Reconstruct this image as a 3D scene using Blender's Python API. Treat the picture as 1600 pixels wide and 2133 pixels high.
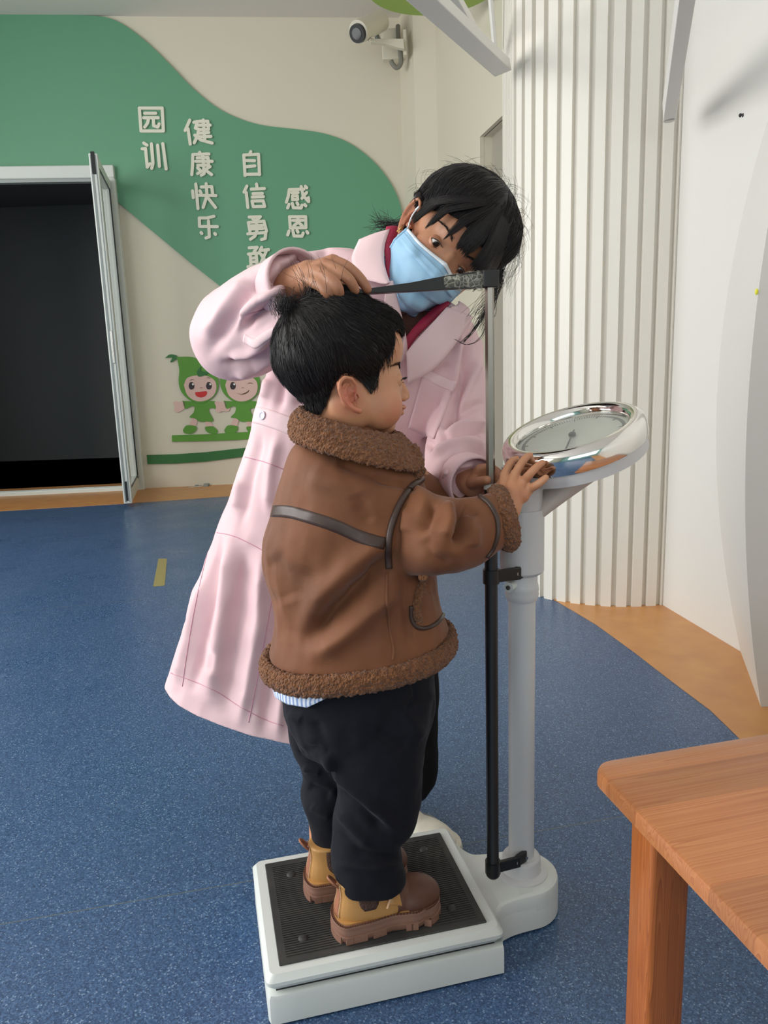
import bpy, bmesh, math, random
import numpy as np
from mathutils import Vector, Matrix, noise as mnoise

for o in list(bpy.data.objects): bpy.data.objects.remove(o)
scene = bpy.context.scene
col = scene.collection
RNG = np.random.RandomState(7)

# ------------------------------------------------------------------ camera
F_PX, CX, CY = 1600.0, 800.0, 1066.5
CAM = np.array([0.0, 0.0, 1.0])
_dn = np.array([1070 - CX, 9000 - CY, F_PX]); _dn /= np.linalg.norm(_dn)
_fw = np.array([0, 0, 1.0]); _y = _fw - _dn * _fw.dot(_dn); _y /= np.linalg.norm(_y)
_z = -_dn; _x = np.cross(_y, _z)
RW = np.array([_x, _y, _z])                       # world = RW @ camera(x right, y down, z forward)
cd = bpy.data.cameras.new('camera'); cam = bpy.data.objects.new('camera', cd); col.objects.link(cam)
cd.sensor_fit = 'VERTICAL'; cd.sensor_height = 24; cd.lens = F_PX / 2133.0 * 24; cd.clip_start = .02
mm = Matrix.Identity(4)
for i in range(3):
    mm[i][0] = RW[i][0]; mm[i][1] = -RW[i][1]; mm[i][2] = -RW[i][2]; mm[i][3] = CAM[i]
cam.matrix_world = mm
scene.camera = cam

# ------------------------------------------------------------------ light and exposure
scene.view_settings.view_transform = 'Standard'; scene.view_settings.look = 'None'
scene.view_settings.gamma = 1; scene.view_settings.use_curve_mapping = False
scene.view_settings.exposure = 0.0
wd = bpy.data.worlds.new('world'); scene.world = wd; wd.use_nodes = True
wd.node_tree.nodes['Background'].inputs[0].default_value = (.86, .92, 1.0, 1)
wd.node_tree.nodes['Background'].inputs[1].default_value = 1.3
def area(name, loc, target, sx, sy, power, color=(1, 1, 1)):
    l = bpy.data.lights.new(name, 'AREA'); l.shape = 'RECTANGLE'; l.size = sx; l.size_y = sy
    l.energy = power; l.color = color
    o = bpy.data.objects.new(name, l); col.objects.link(o); o.location = loc
    d = Vector(target) - Vector(loc); o.rotation_euler = d.to_track_quat('-Z', 'Y').to_euler()
    return o
# daylight entering by the openings of the left wall and the wall behind the camera
area('daylight_left', (-3.95, .6, 2.0), (-2.9, .6, 1.85), 4.3, 2.3, 205, (1.0, .985, .955))
area('daylight_left', (-3.95, 3.9, 2.0), (-2.9, 3.9, 1.85), 1.5, 2.3, 34, (1.0, .985, .955))
area('daylight_rear', (-.4, -3.95, 2.1), (-.4, -2.5, 1.7), 4.2, 2.2, 30, (.97, .985, 1.0))

# ------------------------------------------------------------------ measuring helpers
def ray(px, py): return RW @ np.array([px - CX, py - CY, F_PX])
def atY(px, py, Y):
    d = ray(px, py); return CAM + d * (Y / d[1])
def atZ(px, py, z=0.0):
    d = ray(px, py); return CAM + d * ((z - CAM[2]) / d[2])
def atP(px, py, a, b, off=0.0):                   # vertical plane through ground points a, b
    d = np.array([b[0] - a[0], b[1] - a[1]], float); n = np.array([d[1], -d[0]]) / np.linalg.norm(d)
    r = ray(px, py); t = (n.dot(np.array(a[:2], float)) + off) / n.dot(r[:2]); return CAM + r * t
def proj(V):
    q = (np.asarray(V) - CAM) @ RW
    return CX + F_PX * q[..., 0] / q[..., 2], CY + F_PX * q[..., 1] / q[..., 2]

# ------------------------------------------------------------------ materials
def lin(c): return tuple((x / 255 / 12.92 if x / 255 <= .04045 else ((x / 255 + .055) / 1.055) ** 2.4) for x in c)
def mat(name, c, rough=.5, metal=0.0, bump=None, noise=None, sheen=0, spec=None, sss=0, coat=0, alpha=None):
    """bump=(kind, scale, strength, distance); noise=(scale, colour2, lo, hi)"""
    m = bpy.data.materials.new(name); m.use_nodes = True; nt = m.node_tree; N = nt.nodes; L = nt.links
    b = N['Principled BSDF']; b.inputs['Base Color'].default_value = (*lin(c), 1)
    b.inputs['Roughness'].default_value = rough; b.inputs['Metallic'].default_value = metal
    if spec is not None: b.inputs['Specular IOR Level'].default_value = spec
    if sheen: b.inputs['Sheen Weight'].default_value = sheen; b.inputs['Sheen Roughness'].default_value = .4
    if sss:
        b.inputs['Subsurface Weight'].default_value = sss; b.inputs['Subsurface Scale'].default_value = .01
        b.inputs['Subsurface Radius'].default_value = (1, .35, .2)
    if coat: b.inputs['Coat Weight'].default_value = coat; b.inputs['Coat Roughness'].default_value = .15
    tc = N.new('ShaderNodeTexCoord')
    if noise:
        s, c2, lo, hi = noise
        n = N.new('ShaderNodeTexNoise'); n.inputs['Scale'].default_value = s; n.inputs['Detail'].default_value = 5
        L.new(tc.outputs['Object'], n.inputs['Vector'])
        r = N.new('ShaderNodeValToRGB'); r.color_ramp.elements[0].position = lo; r.color_ramp.elements[1].position = hi
        r.color_ramp.elements[0].color = (*lin(c), 1); r.color_ramp.elements[1].color = (*lin(c2), 1)
        L.new(n.outputs['Fac'], r.inputs[0]); L.new(r.outputs[0], b.inputs['Base Color'])
    if bump:
        kind, s, st, dist = bump
        if kind == 'noise':
            t = N.new('ShaderNodeTexNoise'); t.inputs['Detail'].default_value = 6; out = 'Fac'
        else:
            t = N.new('ShaderNodeTexVoronoi'); out = 'Distance'
        t.inputs['Scale'].default_value = s; L.new(tc.outputs['Object'], t.inputs['Vector'])
        bp = N.new('ShaderNodeBump'); bp.inputs['Strength'].default_value = st; bp.inputs['Distance'].default_value = dist
        if kind != 'noise': bp.invert = True
        L.new(t.outputs[out], bp.inputs['Height']); L.new(bp.outputs[0], b.inputs['Normal'])
    if alpha is not None:
        b.inputs['Alpha'].default_value = alpha
    return m
def nodes(m): return m.node_tree.nodes, m.node_tree.links, m.node_tree.nodes['Principled BSDF']

# ------------------------------------------------------------------ mesh builder
def unit(v): v = np.asarray(v, float); return v / (np.linalg.norm(v) + 1e-12)
def perp(d):
    d = unit(d); a = np.array([0, 0, 1.0]) if abs(d[2]) < .9 else np.array([0, 1.0, 0])
    u = unit(np.cross(a, d)); return u, np.cross(d, u)
class MB:
    def __init__(s): s.v = []; s.f = []
    def add(s, V, Fs):
        o = len(s.v); s.v += [tuple(float(c) for c in p) for p in V]; s.f += [tuple(i + o for i in f) for f in Fs]; return s
    def box(s, c, h, ax=None, bev=0):
        """centre c, half sizes h, axes ax (rows)"""
        ax = np.eye(3) if ax is None else np.asarray(ax, float); c = np.asarray(c, float)
        if bev <= 0:
            V = [c + ax[0] * h[0] * i + ax[1] * h[1] * j + ax[2] * h[2] * k for i in (-1, 1) for j in (-1, 1) for k in (-1, 1)]
            return s.add(V, [(0, 1, 3, 2), (4, 6, 7, 5), (0, 4, 5, 1), (2, 3, 7, 6), (0, 2, 6, 4), (1, 5, 7, 3)])
        b = bev; pts = []
        for lv, ins in ((-1, b), (-1, 0), (1, 0), (1, b)):
            zz = lv * h[2] + (b if (lv == -1 and ins == 0) else (-b if (lv == 1 and ins == 0) else 0))
            x, y = h[0] - ins * .7, h[1] - ins * .7
            for sx, sy in ((1, 1), (-1, 1), (-1, -1), (1, -1)):
                a0 = {(1, 1): 0, (-1, 1): 90, (-1, -1): 180, (1, -1): 270}[(sx, sy)]
                for q in range(4):
                    a = math.radians(a0 + q * 30)
                    pts.append(c + ax[0] * (sx * (x - b) + b * math.cos(a)) + ax[1] * (sy * (y - b) + b * math.sin(a)) + ax[2] * zz)
        n = 16; Fs = []
        for r in range(3):
            for i in range(n): Fs.append((r * n + i, r * n + (i + 1) % n, (r + 1) * n + (i + 1) % n, (r + 1) * n + i))
        Fs.append(tuple(range(n - 1, -1, -1))); Fs.append(tuple(range(3 * n, 4 * n)))
        return s.add(pts, Fs)
    def loft(s, rings, caps=True, closed=False):
        n = len(rings[0]); V = [p for r in rings for p in r]; Fs = []; m = len(rings)
        for j in range(m if closed else m - 1):
            k = (j + 1) % m
            for i in range(n): Fs.append((j * n + i, j * n + (i + 1) % n, k * n + (i + 1) % n, k * n + i))
        if caps and not closed: Fs.append(tuple(range(n - 1, -1, -1))); Fs.append(tuple(range((m - 1) * n, m * n)))
        return s.add(V, Fs)
    def tube(s, pts, r, n=12, caps=True, up=None, flat=1.0):
        pts = [np.asarray(p, float) for p in pts]; rr = r if hasattr(r, '__len__') else [r] * len(pts)
        rings = []; u = None
        for i, p in enumerate(pts):
            d = unit(pts[min(i + 1, len(pts) - 1)] - pts[max(i - 1, 0)])
            if u is None: u = np.asarray(up, float) if up is not None else perp(d)[0]
            u = unit(u - d * u.dot(d)); w = np.cross(d, u)
            rings.append([p + (u * math.cos(a) + w * math.sin(a) * flat) * rr[i] for a in np.linspace(0, 2 * math.pi, n, endpoint=False)])
        return s.loft(rings, caps)
    def cyl(s, a, b, r, r2=None, n=24): return s.tube([a, b], [r, r if r2 is None else r2], n)
    def lathe(s, c, ax, prof, n=48, caps=True):
        """prof: list of (radius, height along ax)"""
        ax = unit(ax); u, w = perp(ax); c = np.asarray(c, float)
        return s.loft([[c + ax * h + (u * math.cos(a) + w * math.sin(a)) * r for a in np.linspace(0, 2 * math.pi, n, endpoint=False)] for r, h in prof], caps)
    def prism(s, pts, off):
        """polygon (3D points, planar) extruded by vector off"""
        pts = [np.asarray(p, float) for p in pts]; off = np.asarray(off, float)
        n = len(pts); return s.loft([pts, [p + off for p in pts]])
    def ell(s, c, r, ax=None, n=20, m=14):
        ax = np.eye(3) if ax is None else np.asarray(ax, float); c = np.asarray(c, float)
        V = [c - ax[2] * r[2]]; Fs = []
        for j in range(1, m):
            t = math.pi * j / m - math.pi / 2
            for i in range(n):
                a = 2 * math.pi * i / n
                V.append(c + ax[0] * r[0] * math.cos(t) * math.cos(a) + ax[1] * r[1] * math.cos(t) * math.sin(a) + ax[2] * r[2] * math.sin(t))
        V.append(c + ax[2] * r[2])
        for i in range(n): Fs.append((0, 1 + (i + 1) % n, 1 + i))
        for j in range(m - 2):
            for i in range(n):
                a = 1 + j * n + i; b = 1 + j * n + (i + 1) % n; Fs.append((a, b, b + n, a + n))
        l = len(V) - 1; k = 1 + (m - 2) * n
        for i in range(n): Fs.append((k + i, k + (i + 1) % n, l))
        return s.add(V, Fs)
    def chain(s, pts, rr, n=14):
        """round cones between successive points, balls on every joint (for fusing)"""
        pts = [np.asarray(p, float) for p in pts]
        if not hasattr(rr, '__len__'): rr = [rr] * len(pts)
        for i, p in enumerate(pts):
            s.ell(p, (rr[i],) * 3, n=n, m=10)
            if i: s.cyl(pts[i - 1], p, rr[i - 1], rr[i], n)
        return s

ORIG = {}
def build(name, mb, m, parent=None, smooth=False, bevel=0, sub=0, flatangle=None):
    V = mb.v if isinstance(mb, MB) else mb[0]; Fs = mb.f if isinstance(mb, MB) else mb[1]
    V = np.asarray(V, float)
    o0 = ORIG[parent.name] if parent is not None else np.zeros(3)
    if parent is None: o0 = np.array([V[:, 0].mean(), V[:, 1].mean(), V[:, 2].min()])
    me = bpy.data.meshes.new(name)
    if isinstance(Fs, np.ndarray):
        me.vertices.add(len(V)); me.vertices.foreach_set('co', (V - o0).ravel())
        k = Fs.shape[1]; me.loops.add(Fs.size); me.loops.foreach_set('vertex_index', Fs.ravel())
        me.polygons.add(len(Fs)); me.polygons.foreach_set('loop_start', np.arange(0, Fs.size, k)); me.update(calc_edges=True)
    else:
        me.from_pydata([tuple(p) for p in (V - o0)], [], [tuple(f) for f in Fs])
    if not isinstance(Fs, np.ndarray): me.validate()
    if not isinstance(Fs, np.ndarray):
        bm = bmesh.new(); bm.from_mesh(me); bmesh.ops.recalc_face_normals(bm, faces=bm.faces); bm.to_mesh(me); bm.free()
    o = bpy.data.objects.new(name, me); col.objects.link(o); me.materials.append(m)
    if parent is not None: o.parent = parent; ORIG[o.name] = o0
    else: o.location = o0; ORIG[o.name] = o0
    if bevel:
        b = o.modifiers.new('bevel', 'BEVEL'); b.width = bevel; b.segments = 3; b.limit_method = 'ANGLE'; b.angle_limit = .6
        smooth = True if smooth is False else smooth
    if sub:
        b = o.modifiers.new('sub', 'SUBSURF'); b.levels = sub; b.render_levels = sub
    if smooth:
        me.polygons.foreach_set('use_smooth', [True] * len(me.polygons))
        if smooth != 'all':
            try: me.set_sharp_from_angle(angle=.6)
            except Exception: pass
    return o
def thing(name, label, cat, loc, group=None):
    o = bpy.data.objects.new(name, None); col.objects.link(o); o.location = loc; o.empty_display_size = .05
    ORIG[o.name] = np.array(loc, float); return tag(o, label, cat, group)
def tag(o, label=None, cat=None, group=None, kind=None):
    if label: o['label'] = label
    if cat: o['category'] = cat
    if group: o['group'] = group
    if kind: o['kind'] = kind
    return o
def struct(name, mb, m, label, cat, **k): return tag(build(name, mb, m, **k), label, cat, kind='structure')

# ------------------------------------------------------------------ organic helpers
def fuse(mb, voxel=.003, smooth=6, lam=.5):
    """union of overlapping closed shapes into one continuous quad surface"""
    me = bpy.data.meshes.new('tmp'); me.from_pydata(mb.v, [], mb.f)
    bm = bmesh.new(); bm.from_mesh(me); bmesh.ops.recalc_face_normals(bm, faces=bm.faces); bm.to_mesh(me); bm.free()
    o = bpy.data.objects.new('tmp', me); col.objects.link(o)
    r = o.modifiers.new('r', 'REMESH'); r.mode = 'VOXEL'; r.voxel_size = voxel; r.adaptivity = 0
    dg = bpy.context.evaluated_depsgraph_get(); e = o.evaluated_get(dg); m2 = e.to_mesh()
    V = np.empty(len(m2.vertices) * 3); m2.vertices.foreach_get('co', V); V = V.reshape(-1, 3)
    ls = np.empty(len(m2.loops), int); m2.loops.foreach_get('vertex_index', ls)
    Fq = ls.reshape(-1, 4)
    e.to_mesh_clear(); bpy.data.objects.remove(o); bpy.data.meshes.remove(me)
    V = relax(V, Fq, smooth, lam)
    return V, Fq
def edges_of(Fq):
    a = np.concatenate([Fq[:, i] for i in range(4)]); b = np.concatenate([Fq[:, (i + 1) % 4] for i in range(4)])
    return a, b
def relax(V, Fq, it, lam=.5, mask=None):
    a, b = edges_of(Fq); n = len(V); cnt = np.bincount(a, minlength=n) + np.bincount(b, minlength=n) + 1e-9
    for _ in range(it):
        S = np.empty_like(V)
        for k in range(3): S[:, k] = np.bincount(a, V[b, k], n) + np.bincount(b, V[a, k], n)
        D = (S / cnt[:, None] - V) * lam
        if mask is not None: D *= mask[:, None]
        V = V + D
    return V
def normals(V, Fq):
    n = np.cross(V[Fq[:, 2]] - V[Fq[:, 0]], V[Fq[:, 3]] - V[Fq[:, 1]])
    N = np.zeros_like(V)
    for i in range(4):
        for k in range(3): N[:, k] += np.bincount(Fq[:, i], n[:, k], len(V))
    return N / (np.linalg.norm(N, axis=1)[:, None] + 1e-12)
def seg_dist(X, Y, pts):
    """distance to a polyline and parameter along it (0..1)"""
    pts = np.asarray(pts, float); L = np.r_[0, np.cumsum(np.linalg.norm(np.diff(pts, axis=0), axis=1))]
    best = np.full(X.shape, 1e9); par = np.zeros(X.shape); side = np.zeros(X.shape)
    for i in range(len(pts) - 1):
        d = pts[i + 1] - pts[i]; l2 = d.dot(d)
        t = np.clip(((X - pts[i][0]) * d[0] + (Y - pts[i][1]) * d[1]) / l2, 0, 1)
        dx = X - pts[i][0] - t * d[0]; dy = Y - pts[i][1] - t * d[1]; D = np.hypot(dx, dy)
        k = D < best; best[k] = D[k]; par[k] = ((L[i] + t * math.sqrt(l2)) / L[-1])[k]
        side[k] = (np.sign(d[0] * dy - d[1] * dx))[k]
    return best, par, side
def folds(V, Fq, strokes, facing=.1, ymax=None):
    """sculpt soft ridges (+) and creases (-) along strokes: (points as seen in the photo, width px, height m)"""
    N = normals(V, Fq); X, Y = proj(V); view = CAM - V; view /= np.linalg.norm(view, axis=1)[:, None]
    fc = np.clip(((N * view).sum(1) - facing * .3) / .4, 0, 1); D = np.zeros(len(V))
    if ymax is not None: fc = fc * (V[:, 1] < ymax)
    for pts, w, h in strokes:
        d, t, _ = seg_dist(X, Y, pts); taper = np.clip(np.minimum(t, 1 - t) * 5 + .25, 0, 1)
        D += h * np.exp(-(d / w) ** 2) * taper
    return V + N * (D * fc)[:, None]
def rough(V, Fq, amp, scale, seed=0, octave=2):
    N = normals(V, Fq); D = np.array([mnoise.fractal(Vector(p * scale) + Vector((seed, seed, seed)), 1.0, 2.0, octave) for p in V])
    return V + N * (D * amp)[:, None]
def pxring(L, R, Y, hd, n=28, expo=2.2, dY=0.0, tilt=0.0):
    """closed ring: L and R are silhouette points in the photo at distance Y (R at Y+dY), hd its half depth"""
    a = atY(L[0], L[1], Y); b = atY(R[0], R[1], Y + dY); c = (a + b) / 2; A = (b - a) / 2
    B = np.array([-A[1], A[0], 0]); B = unit(B) if np.linalg.norm(B) > 1e-6 else np.array([0, 1.0, 0])
    if B[1] < 0: B = -B
    B = unit(B + np.array([0, 0, tilt])) * hd
    out = []
    for t in np.linspace(0, 2 * math.pi, n, endpoint=False):
        ct, st = math.cos(t), math.sin(t)
        out.append(c + A * math.copysign(abs(ct) ** (2 / expo), ct) + B * math.copysign(abs(st) ** (2 / expo), st))
    return out
def smooth_path(pts, k=6):
    """Catmull-Rom through the points"""
    P = [np.asarray(p, float) for p in pts]; P = [2 * P[0] - P[1]] + P + [2 * P[-1] - P[-2]]; out = []
    for i in range(1, len(P) - 2):
        for t in np.linspace(0, 1, k, endpoint=False):
            a, b, c, d = P[i - 1:i + 3]
            out.append(.5 * ((2 * b) + (c - a) * t + (2 * a - 5 * b + 4 * c - d) * t * t + (3 * b - a - 3 * c + d) * t ** 3))
    out.append(P[-2]); return out
def smooth_rings(rings, k=4):
    R = np.array(rings); n = R.shape[1]; cols_ = [smooth_path(list(R[:, i]), k) for i in range(n)]
    return [[cols_[i][j] for i in range(n)] for j in range(len(cols_[0]))]
def bvh_of(V, Fq):
    from mathutils.bvhtree import BVHTree
    return BVHTree.FromPolygons([tuple(p) for p in V], [tuple(f) for f in Fq])
def on_surface(bvh, px, py, off=0.0):
    """point where the line of sight meets a built surface"""
    d = Vector(ray(px, py)).normalized(); h = bvh.ray_cast(Vector(CAM), d)
    if h[0] is None: return None, None
    nrm = h[1] if h[1].dot(d) < 0 else -h[1]
    return np.array(h[0] + nrm * off), np.array(nrm)
def draped(bvh, pts, off=0.0, k=8):
    out = []; 
    for p in smooth_path([(a, b) for a, b in pts], k):
        q, _ = on_surface(bvh, p[0], p[1], off)
        if q is not None: out.append(q)
    return out
def ribbon(bvh, pts, w, th, lift=0.0, k=8, nn=4):
    """a band sewn on a surface along a line; w half width in m"""
    P = []; Nn = []
    for p in smooth_path([(a, b) for a, b in pts], k):
        q, nq = on_surface(bvh, p[0], p[1], 0)
        if q is not None: P.append(q); Nn.append(nq)
    mb = MB(); rings = []
    for i, p in enumerate(P):
        d = unit(P[min(i + 1, len(P) - 1)] - P[max(i - 1, 0)]); n_ = unit(sum(Nn[max(0, i - 2):i + 3])); s_ = unit(np.cross(n_, d))
        ring = []
        for j in range(nn + 1):
            t = -1 + 2 * j / nn; q = p + s_ * w * t
            h = bvh.find_nearest(Vector(q)); q2 = np.array(h[0]) if h[0] is not None else q
            ring.append(q2 + n_ * (th * (1 - t ** 4 * .5) + lift))
        ring += [ring[-1] - n_ * (th + .004), ring[0] - n_ * (th + .004)]
        rings.append(ring)
    return mb.loft(rings)
def strands(name, paths, m, parent, r=.0004, taper=True):
    """hair: each path is a fine three sided tapering filament"""
    VV = []; FF = []; o = 0; ang = np.array([0, 2.0944, 4.18879])
    for P in paths:
        P = np.asarray(P, float); n = len(P)
        if n < 2: continue
        T = np.gradient(P, axis=0); T /= (np.linalg.norm(T, axis=1)[:, None] + 1e-12)
        ref = np.array([.3, .5, .81]); U = np.cross(T, ref); U /= (np.linalg.norm(U, axis=1)[:, None] + 1e-12); W = np.cross(T, U)
        rad = r * (np.r_[np.linspace(1, .75, n - 1), .12] if taper else np.ones(n))
        R = P[:, None, :] + (U[:, None, :] * np.cos(ang)[None, :, None] + W[:, None, :] * np.sin(ang)[None, :, None]) * rad[:, None, None]
        VV.append(R.reshape(-1, 3)); i = np.arange(n - 1)[:, None] * 3 + o
        for k in range(3):
            k2 = (k + 1) % 3; FF.append(np.hstack([i + k, i + k2, i + k2 + 3, i + k + 3]))
        o += 3 * n
    return build(name, (np.vstack(VV), np.vstack(FF).astype(int)), m, parent, smooth='all')
# =================================================================== ROOM
m_wall = mat('wall_paint', (219, 212, 193), .7, bump=('noise', 60, .05, .002))
m_white = mat('white_paint', (216, 214, 208), .45)
m_flute = mat('fluted_white', (226, 222, 211), .45)
m_ceil = mat('ceiling_paint', (226, 222, 216), .8)
m_orange = mat('orange_vinyl', (205, 148, 88), .38, noise=(9, (190, 132, 80), .3, .75), bump=('noise', 300, .06, .001))
m_green = mat('green_board', (98, 156, 122), .5)
m_cream = mat('cream_letter', (228, 226, 208), .5)
m_alu = mat('white_aluminium', (215, 220, 214), .35)
m_aludark = mat('grey_aluminium', (140, 148, 146), .4, .3)
m_black = mat('black_plastic', (22, 23, 25), .4)
m_chrome = mat('chrome', (235, 232, 226), .08, 1.0)
m_steel = mat('brushed_steel', (190, 186, 178), .22, 1.0)
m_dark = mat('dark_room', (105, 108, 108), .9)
m_glass = mat('window_glass', (225, 240, 235), .02, alpha=.25)

# blue vinyl with chips and welded seams
m_floor = mat('blue_vinyl', (58, 92, 142), .36)
N, L, B = nodes(m_floor)
tc = N.new('ShaderNodeTexCoord')
vo = N.new('ShaderNodeTexVoronoi'); vo.inputs['Scale'].default_value = 420; L.new(tc.outputs['Object'], vo.inputs['Vector'])
sp = N.new('ShaderNodeSeparateColor'); L.new(vo.outputs['Color'], sp.inputs[0])
rp = N.new('ShaderNodeValToRGB'); rp.color_ramp.interpolation = 'CONSTANT'
els = rp.color_ramp.elements; els[0].position = 0; els[0].color = (*lin((46, 68, 100)), 1)
els[1].position = .22; els[1].color = (*lin((58, 86, 122)), 1)
for p_, c_ in ((.5, (72, 100, 138)), (.72, (52, 78, 114)), (.87, (86, 113, 148)), (.955, (122, 146, 172))):
    e = els.new(p_); e.color = (*lin(c_), 1)
L.new(sp.outputs[0], rp.inputs[0])
nz = N.new('ShaderNodeTexNoise'); nz.inputs['Scale'].default_value = 3.0; L.new(tc.outputs['Object'], nz.inputs['Vector'])
mp = N.new('ShaderNodeMapRange'); mp.inputs[1].default_value = .35; mp.inputs[2].default_value = .65; mp.inputs[3].default_value = .26; mp.inputs[4].default_value = .36
L.new(nz.outputs['Fac'], mp.inputs[0]); L.new(mp.outputs[0], B.inputs['Roughness'])
# seam lines: distance to lines y*cos - x*sin = k
sx = N.new('ShaderNodeSeparateXYZ'); L.new(tc.outputs['Object'], sx.inputs[0])
def mth(op, a, b=None, c=None):
    n = N.new('ShaderNodeMath'); n.operation = op
    for i, q in enumerate((a, b, c)):
        if q is None: continue
        if isinstance(q, (int, float)): n.inputs[i].default_value = q
        else: L.new(q, n.inputs[i])
    return n.outputs[0]
w_ = mth('SUBTRACT', mth('MULTIPLY', sx.outputs[1], .977), mth('MULTIPLY', sx.outputs[0], .213))
k_ = mth('ABSOLUTE', mth('SUBTRACT', mth('WRAP', mth('SUBTRACT', w_, 1.369), 1.0, -1.0), 0.0))
seam = mth('LESS_THAN', k_, .0014)
mx = N.new('ShaderNodeMix'); mx.data_type = 'RGBA'; L.new(mth('MULTIPLY', seam, .75), mx.inputs[0]); L.new(rp.outputs[0], mx.inputs[6])
mx.inputs[7].default_value = (*lin((98, 105, 98)), 1); L.new(mx.outputs[2], B.inputs['Base Color'])
bp = N.new('ShaderNodeBump'); bp.inputs['Strength'].default_value = .05; bp.inputs['Distance'].default_value = .001
L.new(vo.outputs['Distance'], bp.inputs['Height']); L.new(bp.outputs[0], B.inputs['Normal'])

XL, YR, HC = -4.0, -4.0, 3.53
BA = np.array([-3.12, 6.18]); BS = .09
def by(x): return BA[1] + BS * (x - BA[0])
mb = MB(); mb.box((-1, 2.5, -.05), (3.6, 6.9, .05))
fl = struct('floor', mb, m_floor, 'speckled blue vinyl floor with thin welded seams', 'floor')
# object coordinates must equal world metres
def recentre(o):
    off = Vector(o.location); o.data.transform(Matrix.Translation(off)); o.location = (0, 0, 0); ORIG[o.name] = np.zeros(3)
recentre(fl)
# orange borders inlaid on the floor
def flat(pts, z=.0, t=.002): return MB().prism([(x, y, z) for x, y in pts], (0, 0, t))
ob = [atZ(*p)[:2] for p in ((1155, 1250), (1240, 1300), (1320, 1358), (1400, 1420), (1480, 1480), (1545, 1543))]
pr = [(p[0], p[1]) for p in ob] + [(.93, 1.2), (1.0, 0), (1.1, -4), (2.0, -4), (2.0, 3.4), (.6, 3.4), (.6, 3.2)]
struct('trim_1', flat(pr), m_orange, 'orange vinyl border strip along the right wall and fluted corner', 'floor border')
bk = [(-4, 5.30), (-2.776, 5.466), (-1.95, 5.594), (-1.237, 5.757), (0, 5.95), (.9, 6.0), (.9, 6.6), (-4, 6.2)]
struct('trim_2', flat(bk), m_orange, 'orange vinyl border strip along the back wall', 'floor border')
tp = [atZ(*p)[:2] for p in ((319, 1222), (343, 1220), (348, 1164), (330, 1164))]
tag(build('floor_tape', flat(tp, .0, .0012), mat('olive_tape', (142, 133, 84), .6)), 'short strip of olive yellow tape stuck on the blue floor', 'tape')

# ceiling
struct('ceiling', MB().box((-1, 2.5, HC + .05), (3.6, 6.9, .05)), m_ceil, 'pale grey white flat ceiling', 'ceiling')
# back wall with door opening
DX0, DX1, DH = -3.45, -2.02, 2.40
mb = MB(); tb = .12
def wallseg(mb, x0, x1, z0, z1, t=tb):
    mb.prism([(x0, by(x0), z0), (x1, by(x1), z0), (x1, by(x1), z1), (x0, by(x0), z1)], (-.09 * t, t, 0))
wallseg(mb, -4.0, DX0, 0, HC); wallseg(mb, DX0, DX1, DH, HC); wallseg(mb, DX1, .30, 0, HC)
struct('wall_back', mb, m_wall, 'cream back wall with the green wave board and dark doorway', 'wall')
C1 = (.24, by(.24)); C2 = (.33, 6.19); C3 = (.492, 6.15)
# pilaster with a bevelled edge, then the side wall
mb = MB(); mb.prism([(*C1, 0), (*C2, 0), (*C3, 0), (.6, 6.3, 0), (.5, 6.62, 0), (.22, 6.62, 0)], (0, 0, HC))
struct('wall_pilaster', mb, m_wall, 'narrow cream pilaster in the back corner below the camera', 'wall')
S0 = np.array(C3); S1 = np.array([.492 + .175 * 2.6, 6.15 - 2.6])
def sidep(px, py, off=0.0): return atP(px, py, S0, S1, off)
sd = unit(S1 - S0); sn = np.array([-sd[1], sd[0]]);
if sn[0] < 0: sn = -sn
dA = sidep(1008, 285); dAx = dA[:2]; tA = (dAx - S0).dot(sd); dz = dA[2]
mb = MB()
def sseg(mb, t0, t1, z0, z1, th=.1):
    a = S0 + sd * t0; b = S0 + sd * t1
    mb.prism([(*a, z0), (*b, z0), (*b, z1), (*a, z1)], (*(sn * th), 0))
sseg(mb, 0, tA, 0, HC); sseg(mb, tA, tA + .95, dz, HC); sseg(mb, tA + .95, 2.6, 0, HC)
struct('wall_side', mb, m_wall, 'cream side wall between the pilaster and the fluted corner', 'wall')
mb = MB(); q0 = S0 + sd * (tA - .06); 
mb.box((*(S0 + sd * (tA - .03) - sn * .01), dz / 2), (.03, .015, dz / 2), [(*sd, 0), (*sn, 0), (0, 0, 1)])
mb.box((*(S0 + sd * (tA + .475) - sn * .01), dz + .03), (.535, .015, .03), [(*sd, 0), (*sn, 0), (0, 0, 1)])
fr2 = struct('door_2', mb, m_wall, 'cream door frame half hidden by the fluted corner', 'door frame')
build('door_leaf', MB().box((*(S0 + sd * (tA + .475) + sn * .07), dz / 2), (.475, .02, dz / 2), [(*sd, 0), (*sn, 0), (0, 0, 1)]), mat('grey_door', (168, 162, 148), .6), fr2)

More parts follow.
